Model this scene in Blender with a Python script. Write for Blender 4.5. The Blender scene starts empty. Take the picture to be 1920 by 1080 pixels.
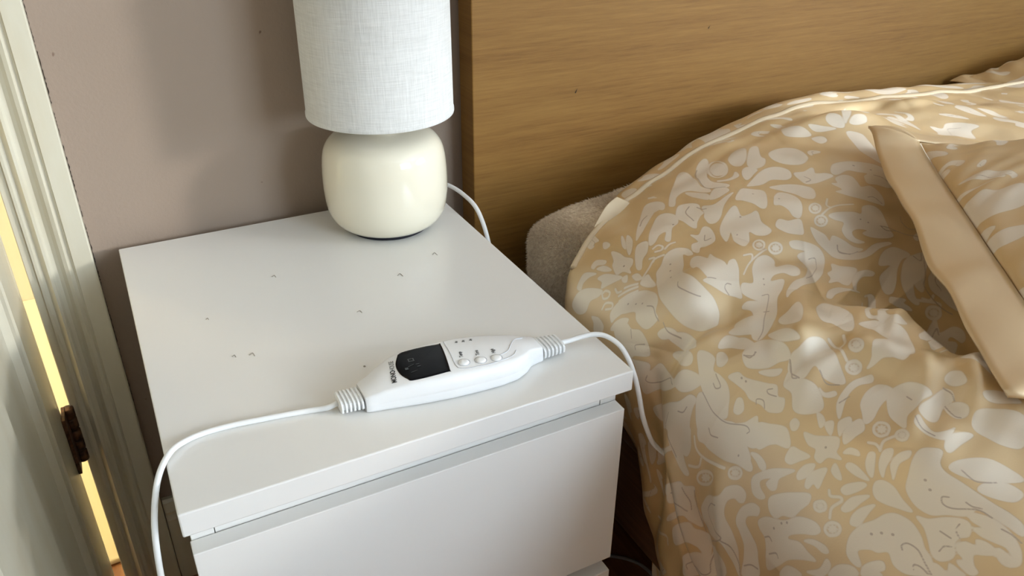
import bpy, bmesh, math, random
import numpy as np
from mathutils import Vector, Matrix
random.seed(4); np.random.seed(4)
SC = bpy.context.scene
COL = SC.collection

# ---------------------------------------------------------------- camera
cd = bpy.data.cameras.new('camera'); cam = bpy.data.objects.new('camera', cd); COL.objects.link(cam)
cam.location = (0.013026, -0.490014, 0.982881)
cam.rotation_euler = (1.0568227, -0.0077191, -0.4814275)
cd.sensor_width = 36.0; cd.lens = 1518.23 * 36.0 / 1920.0
cd.clip_start = 0.02
SC.camera = cam
# ---------------------------------------------------------------- daylight
w = bpy.data.worlds.new('sky'); SC.world = w; w.use_nodes = True
bgn = w.node_tree.nodes['Background']; bgn.inputs[0].default_value = (0.69, 0.85, 1.0, 1); bgn.inputs[1].default_value = 20.5
# the window of the right-hand wall: its opening, and a portal filling it
WY0, WY1, WZ0, WZ1, WX = -2.85, -1.25, 0.90, 2.00, 3.30
pl = bpy.data.lights.new('window_portal', 'AREA'); pl.shape = 'RECTANGLE'; pl.size = WZ1 - WZ0; pl.size_y = WY1 - WY0
pl.cycles.is_portal = True
plo = bpy.data.objects.new('window_portal', pl); COL.objects.link(plo)
plo.location = (WX + 0.13, (WY0 + WY1) / 2, (WZ0 + WZ1) / 2); plo.rotation_euler = (0, math.pi / 2, 0)
# second window, in the wall behind the camera, with its portal
FX0, FX1, FZ0, FZ1, FY = 1.00, 2.35, 0.95, 2.20, -3.10
p2 = bpy.data.lights.new('window_portal_front', 'AREA'); p2.shape = 'RECTANGLE'; p2.size = FX1 - FX0; p2.size_y = FZ1 - FZ0
p2.cycles.is_portal = True
p2o = bpy.data.objects.new('window_portal_front', p2); COL.objects.link(p2o)
p2o.location = ((FX0 + FX1) / 2, FY - 0.13, (FZ0 + FZ1) / 2); p2o.rotation_euler = (math.pi / 2, 0, 0)
# low hazy sun coming in through the right-hand window
sn = bpy.data.lights.new('sun', 'SUN'); sn.energy = 1.4; sn.angle = math.radians(6.5); sn.color = (1.0, .96, .90)
sno = bpy.data.objects.new('sun', sn); COL.objects.link(sno)
sno.rotation_euler = Vector((.766, -.643, .21)).to_track_quat('Z', 'Y').to_euler()
# exposure
SC.view_settings.view_transform = 'Standard'
try: SC.view_settings.look = 'None'
except Exception: pass
SC.view_settings.gamma = 1.0; SC.view_settings.use_curve_mapping = False
SC.view_settings.exposure = 0.0

# ---------------------------------------------------------------- helpers
def new_mat(name, col=(.8, .8, .8), rough=.5, spec=.5, metal=0.0):
    m = bpy.data.materials.new(name); m.use_nodes = True
    b = m.node_tree.nodes['Principled BSDF']
    b.inputs['Base Color'].default_value = (*col, 1); b.inputs['Roughness'].default_value = rough
    b.inputs['Metallic'].default_value = metal; b.inputs['Specular IOR Level'].default_value = spec
    return m
def nd(m, t, **kw):
    n = m.node_tree.nodes.new(t)
    for k, v in kw.items():
        if k in n.inputs: n.inputs[k].default_value = v
        else: setattr(n, k, v)
    return n
def lk(m, a, b): m.node_tree.links.new(a, b)
def bsdf(m): return m.node_tree.nodes['Principled BSDF']
def noise(m, scale=(1, 1, 1), nscale=5.0, detail=4.0, rough=.5, coord='Object', dist=0.0):
    tc = nd(m, 'ShaderNodeTexCoord'); mp = nd(m, 'ShaderNodeMapping'); mp.inputs['Scale'].default_value = scale
    lk(m, tc.outputs[coord], mp.inputs[0])
    n = nd(m, 'ShaderNodeTexNoise'); n.inputs['Scale'].default_value = nscale; n.inputs['Detail'].default_value = detail
    n.inputs['Roughness'].default_value = rough; n.inputs['Distortion'].default_value = dist
    lk(m, mp.outputs[0], n.inputs['Vector']); return n
def ramp(m, fac, stops):
    r = nd(m, 'ShaderNodeValToRGB'); e = r.color_ramp.elements
    e[0].position, e[0].color = stops[0][0], (*stops[0][1], 1); e[1].position, e[1].color = stops[-1][0], (*stops[-1][1], 1)
    for p, c in stops[1:-1]:
        x = e.new(p); x.color = (*c, 1)
    lk(m, fac, r.inputs[0]); return r
def bump(m, h, strength=.2, dist=.001):
    b = nd(m, 'ShaderNodeBump'); b.inputs['Strength'].default_value = strength; b.inputs['Distance'].default_value = dist
    lk(m, h, b.inputs['Height']); lk(m, b.outputs[0], bsdf(m).inputs['Normal']); return b

def link(name, me, mat, parent=None, loc=None, smooth=False):
    o = bpy.data.objects.new(name, me); COL.objects.link(o)
    if mat is not None and len(me.materials) == 0: me.materials.append(mat)
    if smooth:
        for p in me.polygons: p.use_smooth = True
    if parent is not None: o.parent = parent
    if loc is not None: o.location = loc
    return o
def mesh(name, v, f, mat, parent=None, smooth=False, loc=None):
    me = bpy.data.meshes.new(name); me.from_pydata([tuple(map(float, x)) for x in v], [], [tuple(map(int, x)) for x in f]); me.validate(); me.update()
    return link(name, me, mat, parent, loc, smooth)
def tag(o, label=None, cat=None, group=None, kind=None):
    if label: o['label'] = label
    if cat: o['category'] = cat
    if group: o['group'] = group
    if kind: o['kind'] = kind
    return o
def empty(name, loc, label, cat, group=None):
    o = bpy.data.objects.new(name, None); COL.objects.link(o); o.location = loc; o.empty_display_size = .05
    return tag(o, label, cat, group)
def boxes(name, bs, mat, parent=None, bevel=0.0, seg=2, off=(0, 0, 0)):
    """bs: list of (x0,x1,y0,y1,z0,z1); off is subtracted (parent origin)"""
    bm = bmesh.new()
    for (x0, x1, y0, y1, z0, z1) in bs:
        r = bmesh.ops.create_cube(bm, size=1.0)
        for v in r['verts']:
            v.co = Vector(((x0 + x1) / 2 + v.co.x * (x1 - x0) - off[0], (y0 + y1) / 2 + v.co.y * (y1 - y0) - off[1], (z0 + z1) / 2 + v.co.z * (z1 - z0) - off[2]))
    if bevel > 0:
        bmesh.ops.bevel(bm, geom=list(bm.edges), offset=bevel, segments=seg, affect='EDGES', profile=.5)
    me = bpy.data.meshes.new(name); bm.to_mesh(me); bm.free()
    return link(name, me, mat, parent)
def lathe(name, prof, mat, parent=None, n=64, loc=None, caps=False):
    v = []; f = []
    for r, z in prof:
        for k in range(n):
            a = 2 * math.pi * k / n; v.append((r * math.cos(a), r * math.sin(a), z))
    for i in range(len(prof) - 1):
        for k in range(n):
            k2 = (k + 1) % n; f.append((i * n + k, i * n + k2, (i + 1) * n + k2, (i + 1) * n + k))
    if caps: f.append(tuple(range(n))[::-1]); f.append(tuple((len(prof) - 1) * n + k for k in range(n)))
    return mesh(name, v, f, mat, parent, True, loc)
def catmull(P, n=12):
    P = [np.array(p, float) for p in P]; P = [2 * P[0] - P[1]] + P + [2 * P[-1] - P[-2]]; out = []
    for i in range(1, len(P) - 2):
        for k in range(n):
            t = k / n
            out.append(.5 * ((2 * P[i]) + (-P[i - 1] + P[i + 1]) * t + (2 * P[i - 1] - 5 * P[i] + 4 * P[i + 1] - P[i + 2]) * t * t + (-P[i - 1] + 3 * P[i] - 3 * P[i + 1] + P[i + 2]) * t ** 3))
    out.append(P[-2]); return np.array(out)
def tube(name, P, r, mat, parent=None, n=12, sub=12, off=(0, 0, 0)):
    C = catmull(P, sub) - np.array(off); T = np.gradient(C, axis=0); T /= np.linalg.norm(T, axis=1)[:, None]
    up = np.array([0, 0, 1.0]); v = []; f = []; prev = None
    for c, t in zip(C, T):
        a = prev if prev is not None else (up if abs(t[2]) < .9 else np.array([1.0, 0, 0]))
        a = a - t * (a @ t); a /= np.linalg.norm(a); prev = a; b = np.cross(t, a)
        for k in range(n):
            q = 2 * math.pi * k / n; v.append(c + r * (math.cos(q) * a + math.sin(q) * b))
    m = len(C)
    for i in range(m - 1):
        for k in range(n):
            k2 = (k + 1) % n; f.append((i * n + k, i * n + k2, (i + 1) * n + k2, (i + 1) * n + k))
    f.append(tuple(range(n))[::-1]); f.append(tuple((m - 1) * n + k for k in range(n)))
    return mesh(name, v, f, mat, parent, True)
def extrude_profile(name, prof, z0, z1, mat, parent=None, off=(0, 0, 0), bev=0):
    """closed profile of (x,y) pulled up from z0 to z1"""
    n = len(prof); v = [(x - off[0], y - off[1], z0 - off[2]) for x, y in prof] + [(x - off[0], y - off[1], z1 - off[2]) for x, y in prof]
    f = [(i, (i + 1) % n, n + (i + 1) % n, n + i) for i in range(n)] + [tuple(range(n))[::-1], tuple(range(n, 2 * n))]
    o = mesh(name, v, f, mat, parent)
    bm = bmesh.new(); bm.from_mesh(o.data); bmesh.ops.recalc_face_normals(bm, faces=bm.faces); bm.to_mesh(o.data); bm.free()
    return o

# ---------------------------------------------------------------- materials
M = {}
m = M['wall'] = new_mat('mauve_wall_paint', (.46, .365, .315), .75, .3)
n1 = noise(m, (1, 1, 1), 3.0, 5); r1 = ramp(m, n1.outputs['Fac'], [(.3, (.315, .238, .182)), (.7, (.345, .262, .202))])
sp = noise(m, (1, 1, 1), 38.0, 2, .4); rs = ramp(m, sp.outputs['Fac'], [(.25, (1, 1, 1)), (.265, (0, 0, 0))])
mx = nd(m, 'ShaderNodeMixRGB'); lk(m, rs.outputs[0], mx.inputs[0]); lk(m, r1.outputs[0], mx.inputs[1]); mx.inputs[2].default_value = (.16, .10, .07, 1)
lk(m, mx.outputs[0], bsdf(m).inputs['Base Color'])
nb = noise(m, (1, 1, 1), 260.0, 3); nb2 = noise(m, (1, 1, 1), 14.0, 3); ad = nd(m, 'ShaderNodeMath', operation='ADD')
lk(m, nb.outputs['Fac'], ad.inputs[0]); lk(m, nb2.outputs['Fac'], ad.inputs[1]); bump(m, ad.outputs[0], .22, .0015)
M['wallplain'] = new_mat('plain_wall_paint', (.50, .40, .34), .8, .3)
M['hall'] = new_mat('hall_paint', (.80, .66, .40), .8, .3)
M['carpet'] = new_mat('added_cream_carpet', (.80, .68, .42), .95, .2)
M['ceiling'] = new_mat('ceiling_paint', (.80, .79, .76), .9, .2)
m = M['gloss'] = new_mat('cream_gloss_paint', (.70, .68, .60), .28, .5)
n1 = noise(m, (9, 9, 2), 3.0, 5); r1 = ramp(m, n1.outputs['Fac'], [(.25, (.56, .50, .37)), (.55, (.61, .565, .45)), (.8, (.58, .53, .40))])
lk(m, r1.outputs[0], bsdf(m).inputs['Base Color']); nb = noise(m, (60, 60, 4), 2.0, 4); bump(m, nb.outputs['Fac'], .12, .001)
m = M['crack'] = new_mat('old_filler_crack', (.04, .03, .022), .95, .1)
m = M['floor'] = new_mat('stained_floorboard', (.30, .12, .045), .4, .5)
n1 = noise(m, (14, 1.2, 14), 4.0, 8, .6); r1 = ramp(m, n1.outputs['Fac'], [(.25, (.16, .055, .02)), (.5, (.34, .15, .055)), (.8, (.50, .25, .10))])
lk(m, r1.outputs[0], bsdf(m).inputs['Base Color']); bump(m, n1.outputs['Fac'], .25, .001)
m = M['oak'] = new_mat('oak_veneer', (.4, .25, .12), .55, .25)
n1 = noise(m, (2.2, 1, 60), 4.0, 8, .62, dist=.25); n2 = noise(m, (.8, 1, 9), 3.0, 4); n3 = noise(m, (9, 1, 260), 3.0, 6, .7)
a1 = nd(m, 'ShaderNodeMixRGB'); a1.inputs[0].default_value = .45; lk(m, n1.outputs['Fac'], a1.inputs[1]); lk(m, n3.outputs['Fac'], a1.inputs[2])
a2 = nd(m, 'ShaderNodeMixRGB'); a2.inputs[0].default_value = .3; lk(m, a1.outputs[0], a2.inputs[1]); lk(m, n2.outputs['Fac'], a2.inputs[2])
r1 = ramp(m, a2.outputs[0], [(.34, (.13, .058, .010)), (.46, (.195, .094, .019)), (.56, (.225, .114, .025)), (.68, (.265, .14, .035))])
lk(m, r1.outputs[0], bsdf(m).inputs['Base Color']); bump(m, a1.outputs[0], .25, .0006)
M['darkoak'] = new_mat('brown_stained_rail', (.075, .032, .014), .4, .4)
nn = noise(M['darkoak'], (1, 3, 60), 4.0, 6); rr = ramp(M['darkoak'], nn.outputs['Fac'], [(.3, (.05, .02, .009)), (.7, (.11, .05, .022))]); lk(M['darkoak'], rr.outputs[0], bsdf(M['darkoak']).inputs['Base Color'])
m = M['white'] = new_mat('white_foil_board', (.805, .782, .745), .24, .5)
nb = noise(m, (1, 1, 1), 420.0, 2); bump(m, nb.outputs['Fac'], .05, .0004)
M['speck'] = new_mat('dust_hair', (.30, .26, .22), .8, .2)
M['plastic'] = new_mat('white_plastic', (.84, .84, .84), .33, .5)
nb = noise(M['plastic'], (1, 1, 1), 900.0, 2); bump(M['plastic'], nb.outputs['Fac'], .05, .0003)
M['button'] = new_mat('button_plastic', (.88, .88, .88), .3, .5)
M['groove'] = new_mat('moulded_seam_line', (.60, .61, .64), .5, .4)
M['cable'] = new_mat('white_cable_pvc', (.83, .83, .82), .38, .5)
M['dullcable'] = new_mat('grey_cable_pvc', (.35, .34, .33), .45, .5)
M['display'] = new_mat('black_display_glass', (.004, .004, .005), .16, .12)
M['ghost'] = new_mat('faint_display_segments', (.06, .065, .065), .3, .3)
M['ink'] = new_mat('black_print', (.02, .02, .02), .5, .3)
M['greyink'] = new_mat('grey_print', (.25, .25, .26), .5, .3)
M['ceramic'] = new_mat('cream_ceramic_glaze', (.80, .745, .60), .10, .55)
bsdf(M['ceramic']).inputs['Coat Weight'].default_value = .5; bsdf(M['ceramic']).inputs['Coat Roughness'].default_value = .04
M['black'] = new_mat('black_felt_foot', (.012, .012, .018), .7, .3)
m = M['shade'] = new_mat('white_linen_shade', (.70, .70, .68), .9, .2)
n1 = noise(m, (260, 260, 14), 3.0, 3, .6); n2 = noise(m, (14, 14, 330), 3.0, 3, .6)
a1 = nd(m, 'ShaderNodeMath', operation='ADD'); lk(m, n1.outputs['Fac'], a1.inputs[0]); lk(m, n2.outputs['Fac'], a1.inputs[1])
a1b = nd(m, 'ShaderNodeMath', operation='MULTIPLY'); lk(m, a1.outputs[0], a1b.inputs[0]); a1b.inputs[1].default_value = .5
r1 = ramp(m, a1b.outputs[0], [(.36, (.59, .58, .55)), (.5, (.66, .65, .62)), (.66, (.74, .73, .70))]); lk(m, r1.outputs[0], bsdf(m).inputs['Base Color']); bump(m, a1b.outputs[0], .5, .001)
M['shade_in'] = new_mat('shade_lining', (.8, .8, .78), .7, .2)
M['brass'] = new_mat('lamp_holder_metal', (.7, .7, .7), .3, .5, 1.0)
M['hinge'] = new_mat('rusty_brown_steel', (.055, .028, .016), .5, .5, .5)
nn = noise(M['hinge'], (1, 1, 1), 120.0, 4); rr = ramp(M['hinge'], nn.outputs['Fac'], [(.35, (.03, .014, .009)), (.7, (.16, .075, .035))]); lk(M['hinge'], rr.outputs[0], bsdf(M['hinge']).inputs['Base Color'])
m = M['fleece'] = new_mat('taupe_fleece', (.42, .345, .27), .95, .1)
bsdf(m).inputs['Sheen Weight'].default_value = .5
n1 = noise(m, (1, 1, 1), 230.0, 3); r1 = ramp(m, n1.outputs['Fac'], [(.35, (.74, .59, .42)), (.65, (1.0, .87, .68))]); lk(m, r1.outputs[0], bsdf(m).inputs['Base Color'])
M['mattress'] = new_mat('white_mattress_ticking', (.62, .58, .52), .8, .2)
GOLD = (.64, .46, .22); LEAF = (.78, .69, .53); VEIN = (.40, .29, .19)
m = M['satin'] = new_mat('plain_gold_satin', (.72, .52, .25), .40, .9)
def silk(m):
    """satin weave: the highlight is drawn out across the threads"""
    b = bsdf(m); b.inputs['Anisotropic'].default_value = .9; b.inputs['Specular IOR Level'].default_value = 1.0; b.inputs['IOR'].default_value = 1.9; b.inputs['Metallic'].default_value = .36
    b.inputs['Coat Weight'].default_value = .8; b.inputs['Coat Roughness'].default_value = .32; b.inputs['Coat IOR'].default_value = 2.0; b.inputs['Coat Tint'].default_value = (1, .985, 1, 1)
    t = nd(m, 'ShaderNodeCombineXYZ'); t.inputs[1].default_value = 1.0; lk(m, t.outputs[0], b.inputs['Tangent'])
silk(m)
nb = noise(m, (1, 1, 1), 900.0, 2); bump(m, nb.outputs['Fac'], .12, .0004)
def damask_material(name):
    m = new_mat(name, GOLD, .36, .6)
    at = nd(m, 'ShaderNodeAttribute', attribute_name='motif'); av = nd(m, 'ShaderNodeAttribute', attribute_name='vein')
    def step(sock, w, inv=False):
        mr = nd(m, 'ShaderNodeMapRange'); mr.inputs['From Min'].default_value = -w; mr.inputs['From Max'].default_value = w
        if inv: mr.inputs['To Min'].default_value = 1; mr.inputs['To Max'].default_value = 0
        lk(m, sock, mr.inputs['Value']); return mr.outputs[0]
    sh_ = nd(m, 'ShaderNodeMath', operation='SUBTRACT'); lk(m, at.outputs['Fac'], sh_.inputs[0]); sh_.inputs[1].default_value = .0006
    leaf = step(sh_.outputs[0], .00035, True)            # 1 inside a motif
    ab = nd(m, 'ShaderNodeMath', operation='ABSOLUTE'); lk(m, sh_.outputs[0], ab.inputs[0])
    rim = nd(m, 'ShaderNodeMapRange'); rim.inputs['From Min'].default_value = .0002; rim.inputs['From Max'].default_value = .0009; rim.inputs['To Min'].default_value = .16; rim.inputs['To Max'].default_value = 0
    lk(m, ab.outputs[0], rim.inputs['Value'])
    vein = step(av.outputs['Fac'], .0003, True)
    nz = noise(m, (1, 1, 1), 7.0, 3); g = ramp(m, nz.outputs['Fac'], [(.3, (.63, .435, .165)), (.7, (.69, .485, .20))])
    c1 = nd(m, 'ShaderNodeMixRGB'); lk(m, leaf, c1.inputs[0]); lk(m, g.outputs[0], c1.inputs[1]); c1.inputs[2].default_value = (*LEAF, 1)
    c2 = nd(m, 'ShaderNodeMixRGB'); lk(m, rim.outputs[0], c2.inputs[0]); lk(m, c1.outputs[0], c2.inputs[1]); c2.inputs[2].default_value = (*VEIN, 1)
    c3 = nd(m, 'ShaderNodeMixRGB'); vm = nd(m, 'ShaderNodeMath', operation='MULTIPLY'); lk(m, vein, vm.inputs[0]); vm.inputs[1].default_value = .9
    lk(m, vm.outputs[0], c3.inputs[0]); lk(m, c2.outputs[0], c3.inputs[1]); c3.inputs[2].default_value = (*VEIN, 1)
    lk(m, c3.outputs[0], bsdf(m).inputs['Base Color'])
    ro = nd(m, 'ShaderNodeMapRange'); ro.inputs['To Min'].default_value = .44; ro.inputs['To Max'].default_value = .50; lk(m, leaf, ro.inputs['Value']); lk(m, ro.outputs[0], bsdf(m).inputs['Roughness'])
    silk(m)
    nb = noise(m, (1, 1, 1), 700.0, 3, .7); mn = nd(m, 'ShaderNodeMath', operation='MULTIPLY_ADD'); lk(m, leaf, mn.inputs[0]); mn.inputs[1].default_value = .6; lk(m, nb.outputs['Fac'], mn.inputs[2])
    bump(m, mn.outputs[0], .22, .0006)
    return m
M['damask'] = damask_material('gold_damask_satin')

# ---------------------------------------------------------------- room shell
YW = .50
XL, XR, YF, ZC = -1.35, WX, -3.1, 2.42
DX0, DX1, DZ = -.88, -.100, 2.03             # door opening
ST = lambda o: tag(o, kind='structure')
ST(boxes('wall_back', [(XL, DX0, YW, YW + .12, 0, ZC), (DX0, DX1 + .012, YW, YW + .12, DZ, ZC), (DX1 + .012, XR, YW, YW + .12, 0, ZC)], M['wall']))
ST(boxes('wall_left', [(XL - .12, XL, YF, YW, 0, ZC)], M['wallplain']))
ST(boxes('wall_front', [(XL, FX0, YF - .12, YF, 0, ZC), (FX1, XR, YF - .12, YF, 0, ZC), (FX0, FX1, YF - .12, YF, 0, FZ0), (FX0, FX1, YF - .12, YF, FZ1, ZC)], M['wallplain']))
ST(boxes('wall_right', [(XR, XR + .12, YF, WY0, 0, ZC), (XR, XR + .12, WY1, YW, 0, ZC), (XR, XR + .12, WY0, WY1, 0, WZ0), (XR, XR + .12, WY0, WY1, WZ1, ZC)], M['wallplain']))
ST(boxes('ceiling', [(XL, XR, YF, YW, ZC, ZC + .1)], M['ceiling']))
fl = ST(boxes('floor', [(XL, XR, YF, 2.2, -.12, -.022)], M['darkoak']))
bw = .145; k = 0
bmesh_board = None
x = XL
while x < XR - .01:
    x1 = min(x + bw, XR)
    if bmesh_board is None:
        b = boxes('floorboard', [(0, bw - .003, YF, 2.2, -.022, 0)], M['floor'], fl, bevel=.0012, seg=1); bmesh_board = b.data
    else:
        b = bpy.data.objects.new('floorboard', bmesh_board); COL.objects.link(b); b.parent = fl
    b.location = (x, 0, -random.random() * .0006); x += bw
# window on the right wall (outside the frame, lights the room)
wn = ST(bpy.data.objects.new('window_1', None)); COL.objects.link(wn); wn.location = (XR + .06, (WY0 + WY1) / 2, WZ0)
t = .045
boxes('window_frame', [(XR + .03, XR + .09, WY0, WY1, WZ0, WZ0 + t), (XR + .03, XR + .09, WY0, WY1, WZ1 - t, WZ1), (XR + .03, XR + .09, WY0, WY0 + t, WZ0 + t, WZ1 - t), (XR + .03, XR + .09, WY1 - t, WY1, WZ0 + t, WZ1 - t), (XR + .03, XR + .09, (WY0 + WY1) / 2 - .03, (WY0 + WY1) / 2 + .03, WZ0 + t, WZ1 - t)], M['gloss'], wn, off=wn.location)
wn2 = ST(bpy.data.objects.new('window_2', None)); COL.objects.link(wn2); wn2.location = ((FX0 + FX1) / 2, YF - .06, FZ0)
boxes('window_frame', [(FX0, FX1, YF - .09, YF - .03, FZ0, FZ0 + t), (FX0, FX1, YF - .09, YF - .03, FZ1 - t, FZ1), (FX0, FX0 + t, YF - .09, YF - .03, FZ0 + t, FZ1 - t), (FX1 - t, FX1, YF - .09, YF - .03, FZ0 + t, FZ1 - t), ((FX0 + FX1) / 2 - .03, (FX0 + FX1) / 2 + .03, YF - .09, YF - .03, FZ0 + t, FZ1 - t)], M['gloss'], wn2, off=wn2.location)
# hallway beyond the door
ST(boxes('wall_hall', [(-2.2, .6, 1.5, 1.6, 0, ZC), (-2.3, -2.2, YW + .12, 1.6, 0, ZC), (.5, .6, YW + .12, 1.5, 0, ZC)], M['hall']))
ST(boxes('ceiling_hall', [(-2.2, .6, YW + .12, 1.5, ZC, ZC + .1)], M['ceiling']))
hl = bpy.data.lights.new('hall_lamp', 'POINT'); hl.energy = 26; hl.color = (1.0, .76, .36); hl.shadow_soft_size = .12
hlo = bpy.data.objects.new('hall_lamp', hl); COL.objects.link(hlo); hlo.location = (-.45, 1.05, 2.0)
ST(boxes('floor_hall', [(-2.2, .5, YW + .06, 1.5, .0005, .010)], M['carpet'], bevel=.003))  # pale carpet added so the lamplit door gap stays yellow to the floor
# skirting board behind the nightstand
pr = [(YW, .0), (YW - .016, .0), (YW - .016, .118), (YW - .013, .126), (YW - .0145, .132), (YW - .010, .146), (YW - .006, .150), (YW, .150)]
v = [(-.0275, y, z) for y, z in pr] + [(XR, y, z) for y, z in pr]; n = len(pr)
o = mesh('baseboard_back', v, [(i, (i + 1) % n, n + (i + 1) % n, n + i) for i in range(n)] + [tuple(range(n))[::-1], tuple(range(n, 2 * n))], M['gloss']); ST(o)
# architrave and lining of the door
pa = [(-.0285, YW), (-.0285, .4790), (-.0300, .4775), (-.0490, .4775), (-.0500, .4800), (-.0520, .4815), (-.0560, .4800), (-.0600, .4815), (-.0640, .4860), (-.0680, .4885), (-.0720, .4875), (-.0745, .4850), (-.0775, .4845), (-.0800, .4870), (-.0830, .4905), (-.0870, .4895), (-.0900, .4900), (-.0910, YW)]
ST(extrude_profile('trim_1', pa, .002, DZ + .06, M['gloss']))
ST(boxes('trim_2', [(DX1, DX1 + .012, .494, YW + .12, 0, DZ), (DX0 - .012, DX0, .494, YW + .12, 0, DZ), (DX0 - .012, DX1 + .012, .494, YW + .12, DZ, DZ + .014)], M['gloss'], bevel=.001, seg=1))
# jagged crack of old paint between architrave and wall
cv = []; cf = []
zz = .30; i = 0
while zz < .95:
    wdt = max(.0001, .0006 + .0003 * math.sin(zz * 61) + random.uniform(-.0005, .0007)) * (1 if zz > .5 else .6)
    cv += [(-.0286, YW - .0006, zz), (-.0286 + wdt, YW - .0006, zz)]
    if i: cf.append((2 * i - 2, 2 * i - 1, 2 * i + 1, 2 * i))
    zz += random.uniform(.0012, .0035); i += 1
o = mesh('trim_crack', cv, cf, M['crack']); ST(o); o.name = 'trim_3'
# door leaf standing open towards the camera
dr = ST(bpy.data.objects.new('door_1', None)); COL.objects.link(dr); dr.location = (-.110, .487, 0); dr.rotation_euler = (0, 0, 0)
# local coordinates: x = depth of face (0 = face, negative = into the leaf), y = -distance from the hinge edge
TH = .038
st = [(-TH, 0), (-.010, 0), (-.0085, -.0001), (-.0062, -.0008), (-.0038, -.0022), (-.0022, -.0040), (-.0009, -.0064), (-.0002, -.0088), (0, -.011), (0, -.020), (-.0012, -.0215), (0, -.023), (0, -.108), (-.003, -.112), (-TH, -.112)]
extrude_profile('stile', st, .008, 2.01, M['gloss'], dr)
extrude_profile('stile', [(x, -.762 - y) for x, y in st], .008, 2.01, M['gloss'], dr)
for z0, z1 in ((.008, .10), (.86, 1.0), (1.90, 2.01)): boxes('rail', [(-TH, 0, -.650, -.112, z0, z1)], M['gloss'], dr, bevel=.0015, seg=1)
pn = [(-.030, -.112), (-.004, -.112), (-.001, -.118), (-.003, -.127), (-.010, -.135), (-.011, -.150), (-.013, -.262), (-.006, -.272), (-.003, -.284), (-.003, -.478), (-.006, -.490), (-.013, -.500), (-.011, -.612), (-.010, -.627), (-.003, -.635), (-.001, -.644), (-.004, -.650), (-.030, -.650)]
for z0, z1 in ((.10, .86), (1.0, 1.90)): extrude_profile('door_panel', pn, z0, z1, M['gloss'], dr)
for zc in (.303, 1.75):
    h = bpy.data.objects.new('hinge', None); COL.objects.link(h); h.parent = dr; h.location = (.0075, .004, zc)
    for k in range(5):
        z = -.043 + k * .0172 + (.0012 if k % 2 else 0)
        lathe('knuckle', [(.0001, z), (.0062, z), (.0068, z + .001), (.0068, z + .0142), (.0062, z + .0152), (.0001, z + .0152)], M['hinge'], h, n=20)
    boxes('hinge_plate', [(-.0075, -.0030, -.030, .002, -.043, .043), (.0030, .0070, .004, .030, -.043, .043)], M['hinge'], h, bevel=.0006, seg=1)

# ---------------------------------------------------------------- nightstand
H = .55
ns = empty('nightstand', (.2, .24, 0), 'white two-drawer nightstand beside the bed with a lamp on top', 'nightstand')
OF = (.2, .24, 0)
boxes('top_panel', [(0, .40, 0, .48, .5275, H)], M['white'], ns, bevel=.0012, off=OF)
for x0 in (.0045, .3780): boxes('side_panel', [(x0, x0 + .0175, .0185, .478, .0, .5274)], M['white'], ns, bevel=.0006, off=OF)
for z0, z1 in ((.490, .5274), (.275, .300)): boxes('rail', [(.0226, .3774, .0190, .035, z0, z1)], M['white'], ns, bevel=.0004, off=OF)
boxes('back_panel', [(.0226, .3774, .470, .476, .03, .5274)], M['white'], ns, off=OF)
boxes('bottom_panel', [(.0226, .3774, .020, .469, .03, .046)], M['white'], ns, off=OF)
for z0, z1 in ((.308, .5065), (.060, .2885)):
    boxes('drawer', [(.0035, .3945, .0015, .0175, z0, z1), (.030, .042, .036, .44, z0 + .03, z1 - .025), (.358, .370, .036, .44, z0 + .03, z1 - .025), (.042, .358, .428, .44, z0 + .03, z1 - .025), (.042, .358, .0365, .428, z0 + .03, z0 + .036)], M['white'], ns, bevel=.0007, off=OF)
boxes('plinth', [(.0226, .3774, .030, .046, .0, .028)], M['white'], ns, off=OF)

# ---------------------------------------------------------------- bed
bed = empty('bed_frame', (1.3, -.5, 0), 'oak bed frame with tall wide plain headboard and brown side rail', 'bed')
OB = (1.3, -.5, 0)
hb = boxes('headboard', [(.450, 2.20, .452, .492, .10, 1.0)], M['oak'], bed, bevel=.0016, off=OB)
boxes('side_rail', [(.468, .492, -1.55, .451, .245, .372)], M['darkoak'], bed, bevel=.002, off=OB)
boxes('side_rail', [(2.15, 2.174, -1.55, .451, .245, .372)], M['darkoak'], bed, bevel=.002, off=OB)
boxes('footboard', [(.45, 2.20, -1.59, -1.55, .0, .39)], M['darkoak'], bed, bevel=.002, off=OB)
boxes('slat_base', [(.492, 2.15, -1.55, .451, .25, .27)], M['darkoak'], bed, off=OB)
# small dark knot marks of the headboard veneer
for (mx_, mz_, l) in ((.607, .668, .006), (.83, .735, .004)):
    c = mesh('knot', [(mx_ - .001, .4516, mz_), (mx_, .4516, mz_ - .0012), (mx_ + .001, .4516, mz_), (mx_ + .003, .4516, mz_ + l)], [(0, 1, 2), (0, 2, 3)], M['crack'], bed, loc=(-OB[0], -OB[1], 0))
mt = boxes('mattress', [(.520, 2.13, -1.52, .40, .272, .398)], M['mattress'], None, bevel=.03, seg=4); tag(mt, 'white mattress hidden under the gold damask duvet', 'mattress')

exec_cloth = True
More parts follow.
